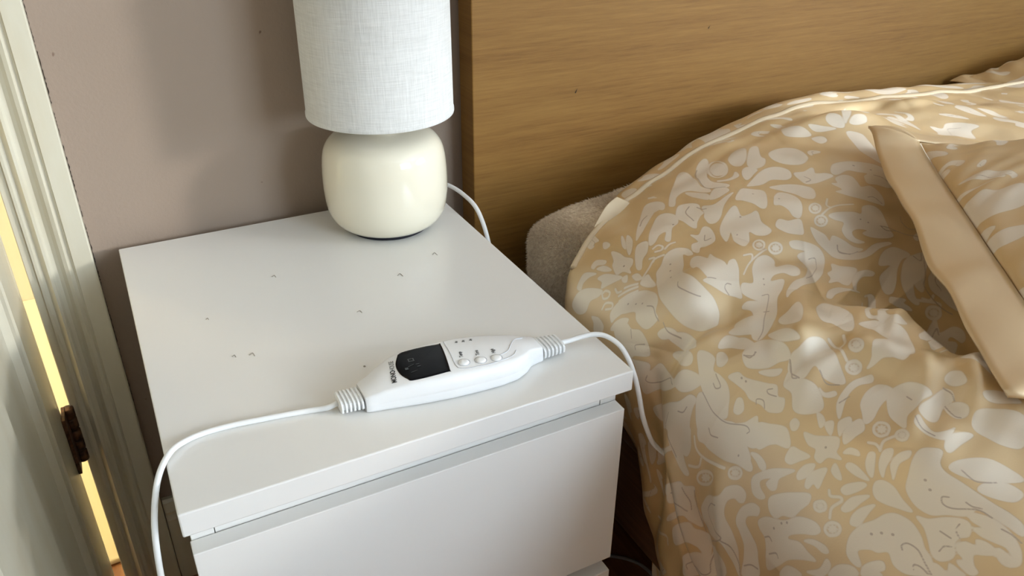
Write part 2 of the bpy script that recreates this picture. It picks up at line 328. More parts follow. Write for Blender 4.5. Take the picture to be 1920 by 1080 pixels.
# ---------------------------------------------------------------- cloth surfaces
def spline_surface(G, nu, nv, tu=None, tv=None):
    """G[v][u] control points -> dense grid through them (Catmull-Rom both ways)"""
    G = np.array(G, float); V, U, _ = G.shape
    def interp(A, n, t=None):
        L = A.shape[0]; t = np.linspace(0, L - 1, n) if t is None else t; i = np.clip(np.floor(t).astype(int), 0, L - 2); f = (t - i)[:, None, None]
        P = np.concatenate([2 * A[:1] - A[1:2], A, 2 * A[-1:] - A[-2:-1]], 0)
        p0, p1, p2, p3 = P[i], P[i + 1], P[i + 2], P[i + 3]
        return .5 * (2 * p1 + (p2 - p0) * f + (2 * p0 - 5 * p1 + 4 * p2 - p3) * f ** 2 + (3 * p1 - p0 - 3 * p2 + p3) * f ** 3)
    S = interp(G, nv, tv); S = interp(S.transpose(1, 0, 2), nu, tu).transpose(1, 0, 2); return S      # [nv][nu]
def normals(S):
    du = np.gradient(S, axis=1); dv = np.gradient(S, axis=0); n = np.cross(du, dv); n /= np.maximum(np.linalg.norm(n, axis=2), 1e-9)[:, :, None]; return n
def vnoise(U, V, seed=0):
    r = np.random.RandomState(seed); out = np.zeros_like(U); 
    for k in range(14):
        a = r.uniform(0, 2 * np.pi); fr = r.uniform(.6, 1.6); out += np.sin((U * np.cos(a) + V * np.sin(a)) * fr * 2 * np.pi + r.uniform(0, 6.28) + 1.3 * np.sin((U * np.cos(a + 1.2) + V * np.sin(a + 1.2)) * fr * 2.3 + r.uniform(0, 6)))
    return out / 7
def grid_mesh(name, S, mat, parent=None, thick=0.0, motif=None, vein=None):
    nv, nu, _ = S.shape; v = S.reshape(-1, 3)
    i = (np.arange(nv - 1)[:, None] * nu + np.arange(nu - 1)[None, :]).ravel()
    f = np.stack([i, i + 1, i + nu + 1, i + nu], 1)
    me = bpy.data.meshes.new(name); me.vertices.add(len(v)); me.vertices.foreach_set('co', v.astype(np.float32).ravel())
    me.loops.add(f.size); me.loops.foreach_set('vertex_index', f.astype(np.int32).ravel())
    me.polygons.add(len(f)); me.polygons.foreach_set('loop_start', np.arange(0, f.size, 4, dtype=np.int32)); me.polygons.foreach_set('use_smooth', np.ones(len(f), bool))
    me.update(calc_edges=True)
    for nm, a in (('motif', motif), ('vein', vein)):
        if a is not None:
            at = me.attributes.new(nm, 'FLOAT', 'POINT'); at.data.foreach_set('value', a.astype(np.float32).ravel())
    o = link(name, me, mat, parent)
    return o
#PATTERN_BEGIN
# the woven design: outlines of leaves, flowers, tendrils and veins in cloth coordinates (1/5000 m)
MOTIFS = """1770,796 1764,857 1749,912 1751,972 1724,996 1695,999 1677,1024 1672,970 1647,940 1658,905 1687,864 1715,852
1889,789 1854,832 1799,881 1819,840
1898,822 1860,883 1806,923 1769,934 1800,890 1847,850
1657,715 1701,725 1707,794 1684,801 1670,755 1645,742
1648,764 1673,808 1659,876 1643,828
1596,803 1627,840 1638,915 1641,986 1605,942 1575,896 1553,860 1584,847
1718,1208 1743,1178 1788,1169 1845,1143 1897,1149 1936,1175 1958,1222 1944,1279 1923,1264 1908,1225 1849,1316 1810,1389 1837,1537 1859,1648 1874,1722 1863,1784 1831,1816 1804,1826 1740,1790 1685,1712 1652,1628 1640,1507 1645,1362 1689,1246
1876,1362 1915,1315 1948,1336 1970,1431 2002,1404 2007,1469 2038,1563 2044,1601 2073,1579 2108,1595 2103,1669 2063,1756 2036,1840 1999,1796 1949,1733 1904,1656 1873,1592 1902,1594 1898,1548 1887,1449 1867,1435
1836,696 1839,719 1819,753 1794,751 1794,725
1779,974 1836,945 1875,983 1820,1030 1768,1038 1719,1072 1715,1039
1508,657 1573,664 1612,690 1620,775 1591,731 1548,699 1502,696
1396,637 1482,680 1526,753 1544,871 1508,856 1465,798 1391,776 1348,710 1359,654
1407,1047 1448,1011 1505,1032 1559,1082 1610,1143 1640,1200 1647,1289 1626,1358 1582,1390 1572,1442 1547,1439 1498,1396 1479,1338 1486,1263 1517,1218 1487,1143 1471,1106 1434,1069
1361,1077 1407,1076 1448,1126 1466,1189 1441,1197 1411,1193 1424,1261
1654,1128 1707,1134 1701,1170 1684,1232 1657,1182
1667,1048 1689,1072 1678,1118 1656,1092
1636,989 1659,1011 1631,1034 1622,1012
1865,911 1945,850 2052,792 2155,755 2215,760 2238,788 2207,839 2157,866 2154,827 2097,836 2010,859 1927,893
2211,867 2308,809 2449,747 2699,668 2689,716 2573,808 2471,889 2454,958 2411,976 2398,856 2312,843 2218,898 2198,892
2770,731 2922,698 2882,741 2659,831 2559,906 2558,1011 2501,1017 2467,930 2568,828
2358,1024 2460,983 2506,1023 2476,1062 2380,1069 2340,1047
2376,860 2392,979 2333,1031 2334,938
2157,953 2221,926 2263,968 2269,1016 2238,1050 2223,1084 2192,1088 2140,1110 2105,1136 2096,1103 2110,1034 2116,990
2227,1092 2267,1044 2302,1087 2357,1098 2475,1092 2331,1141 2259,1181 2207,1193 2179,1169 2196,1118
1863,1011 1953,938 2071,880 2125,893 2136,958 2086,1021 2025,1029 1945,1088 1935,1062 1989,1021 1948,1006 1884,1028
2049,795 2202,727 2248,755 2238,806 2189,852 2154,842 2092,825 1989,857 1926,885
2046,1149 2071,1188 2134,1164 2150,1198 2125,1269 2092,1310 2039,1295 2008,1270 1973,1300 1965,1253 1997,1210 2036,1223
2196,1244 2277,1202 2366,1191 2343,1267 2396,1294 2435,1306 2407,1405 2430,1505 2388,1523 2334,1482 2300,1423 2266,1495 2211,1532 2182,1434 2209,1333 2166,1370 2140,1383 2152,1306
2417,1153 2547,1094 2592,1124 2642,1175 2571,1246 2504,1314 2473,1306 2462,1248 2433,1190
2741,817 2855,786 2824,853 2713,915 2659,885
2893,951 3123,856 3176,864 3028,952 3003,988 2923,1019 2850,1006
2794,973 2850,972 2853,1021 2797,1032 2699,1047 2720,1013
2629,1086 2793,1051 2900,1047 2965,1070 2981,1117 2931,1159 2873,1163 2804,1123 2706,1125 2634,1101
2712,1169 2784,1181 2855,1211 2905,1255 2927,1298 2876,1364 2821,1393 2779,1366 2776,1292 2743,1229
2620,1269 2704,1236 2747,1282 2730,1377 2697,1452 2653,1499 2619,1470 2617,1410 2588,1352 2558,1326
2471,1489 2516,1449 2562,1495 2646,1511 2636,1579 2611,1630 2536,1602 2491,1549
2978,1148 3041,1164 3116,1163 3078,1201 3136,1226 3155,1252 3072,1260 2992,1260 2935,1243 2942,1201
3212,1207 3287,1184 3386,1197 3449,1235 3503,1290 3501,1354 3450,1453 3403,1459 3355,1410 3305,1376 3337,1326 3380,1315 3347,1278 3301,1243 3199,1251 3170,1237
3084,1299 3123,1306 3155,1271 3235,1266 3267,1293 3250,1338 3235,1390 3304,1405 3315,1482 3273,1572 3236,1544 3156,1477 3089,1430 3037,1373 3094,1368
2842,1556 2920,1553 3015,1574 3060,1599 3115,1543 3191,1550 3220,1620 3170,1749 3157,1824 3037,1795 2986,1748 3028,1732 2977,1704 2928,1714 2924,1764 2964,1812 2918,1800 2881,1747 2880,1682 2912,1634 2864,1593
2686,1600 2722,1628 2759,1677 2765,1734 2806,1699 2848,1748 2887,1819 2929,1856 2881,1865 2927,1876 3007,1846 3095,1849 3115,1869 3028,1879 2932,1912 2837,1912 2759,1873 2717,1791 2683,1709
3866,921 3978,887 3991,927 3915,980 3850,998 3819,969
4517,703 4154,910 3967,972 3969,957
3947,993 4069,964 4143,976 4067,1013 3976,1015
3710,902 3762,942 3805,988 3699,974 3661,946
3578,819 3637,861 3634,918 3582,962 3492,938 3457,888
3542,984 3619,997 3579,1032 3498,1035
3810,1032 3867,1068 3778,1130 3631,1238 3565,1310 3554,1244 3630,1142
3102,965 3233,968 3285,1020 3202,1098 3097,1118 3030,1076 3031,1014
2919,835 3061,801 3119,823 2971,904 2857,934 2842,897
2503,1654 2564,1670 2642,1718 2684,1782 2673,1855 2573,1949 2470,1991 2384,2000 2298,2018 2252,2034 2297,1989 2386,1946 2468,1940 2548,1848 2525,1756 2582,1745 2511,1700
2196,1717 2251,1668 2326,1668 2368,1719 2349,1783 2432,1804 2462,1875 2444,1913 2405,1905 2367,1857 2306,1840 2267,1865 2342,1899 2286,1956 2210,1997 2115,2086 2050,2102 1966,2106 1921,2088 1988,2034 2036,1950 2002,1884 2050,1885 2112,1931 2075,1872 2055,1817 2083,1771 2155,1811
2622,1951 2663,1939 2697,1890 2723,1931 2794,1976 2737,2018 2665,2062 2640,2050 2629,2018 2572,2013 2613,1986
2671,2088 2716,2039 2781,2003 2844,2004 2875,2023 2846,2038 2783,2035 2714,2066 2672,2103
2455,2110 2514,2070 2587,2063 2654,2099 2689,2112 2608,2096 2522,2104 2459,2130
2942,1981 3019,1917 3103,1895 3145,1938 3150,1981 3088,1989 3009,2038 2934,2110 2875,2151 2840,2146 2859,2095 2893,2050 2997,2007 2955,1996
3014,2065 3095,2004 3166,1989 3239,2004 3191,2060 3096,2128 3019,2203 2997,2187 3003,2148 2961,2206 2960,2243 2936,2238 2923,2195 2960,2123
3218,2045 3266,2029 3245,2102 3196,2185 3152,2283 3124,2359 3097,2323 3076,2257 3063,2208 3102,2153 3177,2112
2707,2133 2758,2156 2466,2411 2476,2500 2481,2541 2429,2513 2417,2427 2712,2160
2665,2159 2420,2369 2429,2443 2424,2520 2404,2442 2409,2361
2327,2412 2383,2428 2410,2496 2447,2559 2428,2635 2384,2742 2356,2695 2343,2586 2345,2492
2510,2611 2955,2339 2978,2369 2966,2394 3036,2399 3062,2437 3050,2478 3022,2489 3012,2465 2997,2436 2966,2450 2965,2514 2515,2748 2505,2685
1830,2114 1911,2116 1974,2153 1998,2255 1993,2316 1970,2334 1929,2292 1872,2266 1818,2215 1798,2174
1825,2248 1876,2285 1916,2328 1888,2333 1850,2300
2000,2129 2053,2179 2062,2290 2056,2328 2018,2286 1998,2212
2092,2126 2157,2133 2240,2119 2206,2184 2122,2252 2091,2203
2032,2350 2103,2356 2146,2389 2129,2474 2101,2562 2081,2610 2050,2590 2024,2532 2026,2466 1954,2473 1922,2423 1935,2361 1986,2337
2266,2588 2316,2589 2304,2647 2307,2696 2270,2660 2226,2641 2199,2625 2233,2622
2279,2204 2365,2172 2378,2230 2355,2334 2279,2426 2249,2408 2250,2337 2221,2288
1908,1921 1983,1962 2024,1994 1981,2028 1921,2016 1880,1969
1846,2005 1891,2047 1904,2125 1856,2100 1818,2044
1958,2707 1994,2656 2058,2634 2127,2631 2195,2657 2184,2684 2126,2659 2065,2660 2019,2679 1964,2717
2077,2732 2135,2709 2197,2719 2234,2801 2174,2798 2125,2807 2066,2831 2028,2821 2052,2773
2207,2784 2287,2813 2331,2885 2348,2932 2293,2928 2243,2934 2190,2936 2143,2973 2136,2925 2144,2858
1925,2747 1950,2730 1995,2747 1983,2773 1932,2775 1907,2781
1900,2825 1930,2783 1989,2778 2027,2793 2008,2840 1961,2836
1799,2650 1825,2696 1856,2732 1897,2781 1876,2811 1849,2824 1844,2863 1809,2811 1765,2801 1763,2765 1791,2742 1779,2700
1870,2850 1904,2855 1922,2890 1912,2910 1892,2879
1838,2902 1860,2900 1873,2939 1867,3006 1843,2956
1912,2951 1950,2934 1967,2952 1939,2976 1887,3008 1888,2981
1959,2987 2003,2974 2034,2993 2012,3011 1955,3022 1917,3039 1929,3012
1948,3061 1982,3029 2036,3027 2079,3052 2053,3064 2003,3052 1941,3074
1650,2663 1711,2652 1731,2692 1749,2745 1701,2723 1653,2697
1652,2754 1705,2756 1743,2789 1688,2800 1638,2777
1645,2818 1698,2800 1772,2840 1729,2861 1682,2873 1681,2843 1647,2839
1782,2864 1814,2856 1803,2896 1785,2922 1774,2897
1899,2627 1908,2657 1896,2686 1868,2689 1879,2658
1898,2689 1927,2708 1904,2736 1880,2747 1882,2714
1779,2565 1808,2569 1810,2600 1783,2613 1764,2597
1648,2430 1701,2490 1747,2562 1733,2612 1699,2640 1685,2606 1638,2557 1571,2511
1871,2401 1939,2373 1936,2453 1957,2490 1971,2539 1947,2611 1912,2628 1855,2589 1830,2538 1872,2478
2257,2947 2325,2946 2404,2946 2425,2974 2404,3005 2351,2998 2274,3029 2246,3000
2189,2987 2231,2968 2220,3014 2216,3066 2260,3094 2295,3099 2222,3113 2189,3064
2357,3003 2397,3019 2409,3071 2376,3091 2340,3065
2370,3123 2420,3106 2470,3139 2508,3221 2394,3292 2355,3250 2350,3194 2350,3151
2498,3075 2566,3101 2575,3145 2558,3180 2510,3138 2485,3100
2433,2922 2476,2912 2503,2947 2477,3002 2449,2969
2192,3128 2246,3111 2307,3133 2320,3157 2249,3156 2182,3154
2120,3194 2176,3195 2256,3251 2265,3334 2244,3376 2179,3325 2134,3265
2109,3305 2157,3309 2198,3353 2191,3405 2142,3405 2114,3354
2280,2573 2318,2581 2368,2636 2391,2708 2339,2739 2291,2677 2255,2648 2208,2629 2241,2615
1978,2551 1981,2583 2019,2607 2015,2624 1986,2612 1968,2586
1547,2535 1557,2567 1550,2602 1527,2608 1521,2580
1582,3117 1640,3094 1705,3099 1760,3122 1809,3137 1838,3165 1848,3216 1829,3267 1801,3304 1783,3344 1736,3374 1712,3354 1680,3312 1676,3268 1700,3227 1670,3200 1656,3173 1615,3145 1582,3184 1566,3175 1565,3144
1880,3218 1899,3252 1942,3288 1974,3330 1972,3360 1935,3379 1909,3362 1877,3364 1851,3384 1825,3384 1799,3364 1800,3336 1832,3299 1863,3260
1947,3129 1999,3105 2055,3082 2112,3076 2150,3105 2164,3135 2116,3156 2096,3191 2097,3248 2095,3299 2091,3365 2089,3426 2076,3472 2041,3492 2043,3445 2044,3384 2041,3344 1995,3333 1956,3284 1921,3249 1912,3205 1922,3165
2010,3333 2032,3374 2037,3417 2024,3469 1993,3515 1953,3540 1926,3527 1919,3504 1931,3478 1956,3467 1957,3492 1956,3515 1974,3482 1967,3447 1960,3405 1968,3374 1989,3394 1990,3354
1885,3372 1909,3384 1919,3415 1939,3405 1950,3434 1944,3469 1927,3469 1907,3447 1888,3426 1857,3447 1845,3469 1824,3458 1829,3415 1839,3405 1854,3415 1866,3384
1553,3211 1586,3195 1632,3213 1654,3235 1637,3254 1613,3245 1608,3260
1447,3114 1499,3117 1538,3146 1553,3178 1534,3194
1382,3028 1435,3069 1490,3073 1485,3097 1454,3100 1418,3087
1760,3344 1782,3364 1782,3405 1812,3394 1813,3426 1806,3447 1738,3384
1694,3005 1711,2998 1767,3004 1821,3047 1775,3041 1729,3035 1701,3022
1681,3064 1713,3051 1759,3057 1809,3085 1770,3088 1703,3093 1685,3081
1757,2948 1788,2953 1836,2988 1845,3011 1815,3007 1762,2983 1749,2964
1852,3041 1883,3031 1908,3053 1914,3096 1897,3146 1884,3196 1859,3150 1838,3103 1833,3069
1339,2119 1386,2091 1462,2164 1521,2270 1512,2344 1502,2403 1505,2495 1486,2548 1460,2534 1436,2457 1392,2366 1349,2238 1344,2161
1529,2496 1554,2534 1558,2584 1542,2610 1519,2589 1526,2549
1419,2593 1454,2573 1508,2600 1576,2650 1651,2733 1601,2713 1560,2696 1519,2713 1493,2690 1495,2654 1535,2663 1482,2618 1455,2635 1446,2683 1416,2658 1405,2619
1440,2718 1470,2710 1527,2750 1590,2809 1634,2861 1604,2880 1552,2868 1498,2854 1464,2809 1427,2784 1422,2748
1344,2704 1389,2737 1423,2788 1457,2834 1522,2882 1564,2952 1559,2991 1527,2981 1484,2933 1430,2884 1410,2888 1445,2944 1447,2996 1448,3040 1410,2993 1350,2929 1287,2888 1207,2820 1269,2790 1312,2762 1322,2725
1469,2958 1505,2989 1527,3040 1519,3065 1500,3048 1493,3005
1086,2249 1170,2303 1264,2433 1324,2463 1372,2522 1375,2573 1342,2584 1322,2561 1319,2528 1290,2499 1252,2497 1222,2520 1200,2580 1164,2629 1120,2651 1062,2678 1098,2620 1118,2527 1013,2381 988,2269 1033,2241
1273,2577 1319,2588 1371,2633 1387,2681 1359,2689 1334,2658 1306,2630 1278,2636 1262,2684 1240,2731 1198,2752 1139,2777 1074,2694 1145,2676 1198,2659 1228,2621 1244,2589
895,1926 903,1881 1078,2044 1095,2107 1124,2169 1072,2180 1022,2224 964,2254 968,2196 961,2130 787,1985 826,1989 937,2067 878,1964
738,2044 805,2044 948,2175 942,2229 944,2270 942,2330 877,2331 792,2372 741,2332 631,2193 679,2163 721,2155 837,2264 853,2307 876,2265 858,2199 727,2085
787,2389 849,2344 952,2376 1057,2539 999,2598
1217,1883 1255,1876 1339,2016 1297,2059 1244,2075 1211,2025 1190,2056 1162,2112 1141,2083 1149,2004 1180,1927
1255,2911 1316,2929 1347,2976 1346,3011
792,1644 888,1665 1180,1916 1169,1932 1111,1882 766,1658
801,1542 869,1610 777,1620 686,1586 740,1553
1322,1161 1384,1096 1441,1130 1440,1203 1430,1255 1454,1325 1451,1396 1433,1453 1392,1472 1324,1366 1298,1365 1354,1486 1315,1504 1403,1558 1400,1643 1449,1823 1394,1784 1253,1594 1151,1505 1183,1465 1248,1422 1286,1386 1297,1282
1437,1788 1493,1818 1540,1876 1573,1967 1568,2012 1497,1968 1445,1896 1429,1822
1636,1896 1677,1926 1693,1991 1650,2031 1661,2086 1662,2142 1634,2183 1586,2212 1534,2237 1501,2180 1509,2109 1531,2050 1565,1988
1692,2133 1745,2165 1757,2214 1814,2312 1844,2367 1815,2419 1830,2464 1785,2494 1742,2450 1729,2414 1725,2367 1700,2297 1707,2248 1698,2184
1589,2256 1646,2236 1668,2261 1636,2302 1597,2291
1839,1950 1910,1955 1955,2024 1943,2059 1903,2028
1744,1967 1818,1953 1866,2018 1899,2112 1849,2104 1800,2022
1921,2083 1957,2034 2013,2024 2079,2091 2023,2109 1943,2117
1717,1987 1749,2012 1745,2069 1702,2068 1684,2034
1101,1570 1302,1770 1397,1903 1467,1964 1479,2014 1422,2009 1347,2019 1283,2076 1223,2065 1202,1982 1216,1912 1224,1842 1076,1649
1482,2018 1525,2031 1534,2093 1511,2143 1513,2229 1553,2323 1524,2482 1484,2507 1394,2367 1342,2209 1358,2123 1398,2057
1523,2285 1598,2358 1671,2395 1657,2439 1720,2519 1737,2600 1697,2641 1646,2555 1553,2489 1519,2381
1553,1582 1612,1644 1656,1727 1655,1861 1583,1749 1562,1654
1523,1499 1573,1550 1605,1627 1564,1600 1520,1540
1493,1631 1552,1678 1612,1850 1579,1884 1532,1816"""
TENDRILS = """1679,1121 1737,1114 1797,1104 1846,1132
1788,1076 1805,1097 1783,1108
1549,1025 1594,1075 1632,1124
1528,1045 1574,1090 1615,1138
1597,1042 1620,1074 1644,1113
1527,880 1549,903 1549,942 1523,942 1508,903 1527,880
1453,923 1490,938 1503,996 1479,1005 1460,957
1847,1051 1879,1058 1885,1088 1863,1099 1837,1077
1880,1111 1921,1107 1950,1119
1575,975 1563,1004 1575,1028
2800,1536 2875,1507 2962,1492 3064,1508
2925,1418 2871,1476 2890,1503
2121,1722 2198,1668 2342,1627
2176,1602 2231,1625 2214,1663
2167,2394 2160,2481 2148,2540
2226,2424 2198,2466 2168,2470
2988,2233 3020,2253 3051,2239
2962,2230 3049,2278 3042,2298
1991,2961 2034,2945 2086,2966
1980,2899 1998,2928 1996,2956
1630,2990 1667,2970 1719,2981 1728,2967 1700,2934 1713,2914
1331,2083 1291,2130 1292,2214 1370,2394
1196,2098 1228,2165 1272,2170
660,2011 674,1961 425,1692"""
RINGS = """2814,1490 2805,1502 2793,1509 2779,1511 2765,1508 2753,1500 2746,1489 2744,1475 2748,1463 2757,1453 2771,1445 2788,1442 2803,1443 2814,1451 2820,1462 2821,1477 2814,1490
2815,1586 2807,1596 2795,1604 2780,1607 2763,1605 2749,1597 2740,1587 2737,1573 2741,1558 2749,1547 2762,1539 2776,1537 2792,1540 2805,1548 2814,1560 2817,1573 2815,1586
2344,1591 2337,1601 2325,1610 2307,1615 2292,1613 2278,1604 2270,1590 2268,1574 2273,1555 2288,1531 2300,1525 2313,1526 2327,1533 2337,1545 2344,1561 2347,1577 2344,1591
2444,1668 2439,1676 2427,1682 2413,1682 2396,1677 2382,1668 2370,1655 2365,1641 2365,1628 2373,1617 2386,1611 2401,1611 2416,1616 2429,1627 2439,1640 2444,1655 2444,1668
2234,2551 2228,2556 2220,2555 2211,2550 2202,2542 2196,2532 2192,2521 2193,2510 2198,2500 2207,2493 2216,2491 2225,2495 2232,2505 2236,2518 2238,2532 2237,2543 2234,2551
2180,2601 2172,2606 2162,2607 2150,2606 2138,2601 2130,2592 2125,2582 2125,2571 2129,2561 2137,2556 2148,2554 2159,2556 2170,2562 2179,2572 2183,2584 2184,2594 2180,2601
3033,2315 3026,2322 3014,2325 3001,2325 2988,2321 2977,2314 2970,2306 2967,2297 2970,2288 2979,2281 2989,2277 3004,2277 3016,2281 3028,2287 3035,2297 3037,2306 3033,2315
2090,2923 2079,2929 2066,2933 2054,2928 2042,2921 2034,2909 2031,2895 2032,2882 2039,2871 2049,2863 2062,2861 2075,2862 2087,2872 2095,2884 2099,2897 2097,2911 2090,2923
2124,3004 2116,3006 2107,3008 2099,3005 2091,2999 2087,2992 2084,2982 2086,2974 2090,2966 2098,2962 2108,2961 2116,2964 2125,2970 2130,2979 2131,2988 2129,2998 2124,3004
1652,2946 1645,2951 1636,2951 1626,2946 1616,2940 1611,2933 1607,2922 1608,2915 1612,2909 1619,2904 1629,2904 1639,2909 1648,2915 1655,2922 1658,2932 1656,2940 1652,2946
1632,3049 1622,3053 1609,3053 1597,3049 1586,3041 1577,3032 1574,3022 1575,3011 1580,3003 1590,2999 1601,2999 1614,3003 1626,3011 1634,3022 1638,3031 1637,3041 1632,3049
1280,2328 1268,2328 1244,2312 1214,2281 1189,2247 1172,2218 1165,2196 1169,2182 1177,2175 1190,2175 1205,2182 1222,2199 1240,2223 1258,2254 1273,2286 1281,2313 1280,2328
1425,2505 1416,2507 1406,2505 1394,2498 1384,2486 1376,2472 1371,2458 1371,2445 1375,2436 1383,2431 1392,2433 1404,2442 1416,2455 1425,2470 1430,2484 1430,2496 1425,2505
2774,893 2727,913 2683,922 2652,919 2635,907 2638,884 2660,856 2702,825 2758,796 2815,774 2863,764 2894,766 2901,783 2876,814 2849,844 2815,870 2774,893"""
VEINS = """1758,1435 1744,1476 1769,1569 1798,1633 1817,1662
1942,1635 1919,1609 1902,1594
2014,1726 1989,1702 1966,1715 1970,1763
1575,1287 1590,1346 1571,1407 1565,1469
1993,833 2051,808 2097,806
2248,1021 2246,1054 2261,1075
2746,742 2646,777 2495,885 2463,952 2516,1017
2141,1086 2180,998 2235,979
2091,1220 2063,1251 2097,1271
2803,1771 2786,1828 2840,1862 2893,1862
3126,1723 3144,1769 3204,1792
3210,1477 3252,1491 3266,1556
3401,1341 3431,1388 3432,1473 3414,1556
2995,1192 2994,1229 2949,1233
2587,1796 2632,1808 2607,1868 2518,1936 2464,1952
2155,1920 2192,1940 2139,1989 2058,2044 2000,2084 1937,2111
2086,2008 2112,2030
3122,1724 3166,1750 3239,1826 3315,1885 3332,1953
3318,1692 3294,1741 3305,1808 3383,1834
3187,2044 3094,2140 3042,2183 3038,2266 3076,2349
3217,2117 3124,2173 3106,2234
3162,1993 3172,2037 3217,1993
2522,2671 2940,2380 2955,2400
1963,2346 1933,2391 1940,2454
2799,1773 2788,1818 2836,1865
1823,2132 1858,2173 1878,2163
1357,1358 1376,1341 1423,1417
1281,1495 1243,1493 1261,1546 1403,1701 1415,1786
1531,2039 1501,2149 1515,2253 1590,2369 1594,2414 1574,2410
1649,2060 1628,2121 1600,2103 1607,2074
1356,1913 1374,1953 1411,1970
1824,2128 1839,2168 1880,2170
1810,2411 1790,2361 1798,2341 1821,2360
1707,2344 1727,2328 1748,2363 1728,2402
1970,2340 1933,2388 1939,2455
1427,1249 1388,1285
1579,1513 1571,1576 1604,1664
1298,1829 1233,1834 1205,1894 1162,1981
1970,2344 1922,2412 1931,2445
2028,2497 2014,2555 2054,2601
2002,2662 2056,2672
2257,2861 2262,2893
2215,2964 2195,3017 2202,3076
2408,2941 2420,2979 2402,3015
2363,2998 2347,3060 2357,3083
2018,3254 2003,3238 1982,3254 1990,3288 2038,3346 2040,3394
1742,3256 1755,3244 1776,3254 1781,3292 1760,3334 1740,3374
1953,3334 1925,3340 1909,3362
1888,3304 1890,3344
1866,3362 1849,3344 1826,3344
2144,3224 2134,3276 2152,3304 2180,3329
1711,3323 1728,3315 1737,3336 1733,3366
2022,3436 2024,3469 2017,3504
2039,3304 2038,3327 2051,3352
1219,2429 1178,2364 1108,2317 1083,2363 1133,2503 1123,2525 975,2370
1123,2525 1142,2597 1110,2655 1069,2679
1312,2762 1333,2784 1329,2806
1273,2811 1310,2851 1306,2873
1116,2686 1147,2721 1162,2764
674,2199 696,2187 768,2271 762,2331 792,2372 834,2353 922,2347
913,1943 993,2091 1001,2166
1080,2092 1047,2161 1015,2181
1422,2160 1403,2188 1424,2243
1112,2173 1008,2227 950,2282"""
DOTS = """1820,1214
1788,1254
1759,1305
1535,1122
1553,1184
1572,1234
1700,949
2335,1268
2226,1387
2058,1012
2232,1826
2216,1861
1740,2195
1745,2222
2019,3161
1998,3194
1709,3145
1740,3168
1765,3199
1829,2771
1468,2439
1432,2821
1456,2844
1384,2795
3379,1233
3428,1301
3031,1638
3067,1675
2630,1298
2544,1172
2336,1269"""
def _dec(t): return [np.array([[float(c) for c in q.split(',')] for q in l.split()]) / 5000. for l in t.strip().split('\n')]
def _closed(P, n=5):
    m = len(P); out = []
    for i in range(m):
        p0, p1, p2, p3 = P[i - 1], P[i], P[(i + 1) % m], P[(i + 2) % m]
        for k in range(n):
            t = k / n; out.append(.5 * (2 * p1 + (p2 - p0) * t + (2 * p0 - 5 * p1 + 4 * p2 - p3) * t * t + (3 * p1 - p0 - 3 * p2 + p3) * t ** 3))
    return np.array(out)
def _open(P, n=5):
    return catmull([(a, b, 0) for a, b in P], n)[:, :2]
class Design:
    """collects motifs; field() gives signed distance (negative inside) at arrays of cloth coordinates"""
    def __init__(s): s.polys = []; s.lines = []; s.veins = []; s.dots = []
    def eval(s, U, V, CAP=.006):
        D = np.full(U.shape, CAP); E_ = np.full(U.shape, CAP)
        ok = np.ones(U.shape, bool); fu, fv = U.ravel(), V.ravel(); D = D.ravel(); E_ = E_.ravel()
        order = np.argsort(fu, kind='stable'); su = fu[order]
        def window(P, pad):
            a, b = np.searchsorted(su, P[:, 0].min() - pad), np.searchsorted(su, P[:, 0].max() + pad); i = order[a:b]
            return i[(fv[i] > P[:, 1].min() - pad) & (fv[i] < P[:, 1].max() + pad)]
        def segd(i, P, closed):
            x, y = fu[i], fv[i]; best = np.full(len(i), 1e9); ins = np.zeros(len(i), bool)
            Q = np.roll(P, -1, 0) if closed else P[1:]; A = P if closed else P[:-1]
            for a, b in zip(A, Q):
                d = b - a; l2 = max(d @ d, 1e-12); t = np.clip(((x - a[0]) * d[0] + (y - a[1]) * d[1]) / l2, 0, 1)
                best = np.minimum(best, (x - a[0] - t * d[0]) ** 2 + (y - a[1] - t * d[1]) ** 2)
                if closed and a[1] != b[1]:
                    c = ((a[1] > y) != (b[1] > y)) & (x < (b[0] - a[0]) * (y - a[1]) / (b[1] - a[1]) + a[0]); ins ^= c
            return np.sqrt(best), ins
        for P in s.polys:
            i = window(P, CAP)
            if len(i) == 0: continue
            d, ins = segd(i, P, True); D[i] = np.minimum(D[i], np.where(ins, -d, d))
        for P, w in s.lines:
            i = window(P, CAP)
            if len(i) == 0: continue
            d, _ = segd(i, P, False); D[i] = np.minimum(D[i], d - w)
        for P, w in s.veins:
            i = window(P, .003)
            if len(i) == 0: continue
            d, _ = segd(i, P, False); E_[i] = np.minimum(E_[i], d - w)
        for (a, b), w in s.dots:
            P = np.array([[a, b]]); i = window(P, .003)
            if len(i) == 0: continue
            E_[i] = np.minimum(E_[i], np.hypot(fu[i] - a, fv[i] - b) - w)
        return D.reshape(U.shape), E_.reshape(U.shape)
DESIGN = Design()
_raw = _dec(MOTIFS)
DESIGN.polys = [_closed(P) for P in _raw]
DESIGN.lines = [(_open(P), .00075) for P in _dec(TENDRILS)] + [(_open(P), .00085) for P in _dec(RINGS)]
DESIGN.veins = [(_open(P), .00062) for P in _dec(VEINS)]
DESIGN.dots = [((P[0, 0], P[0, 1]), .0012) for P in _dec(DOTS)]
DESIGN.polys += [P.mean(0) + (P - P.mean(0)) * np.array([.42 if k % 2 else .62 for k in range(len(P))])[:, None] for P in _dec(RINGS)]
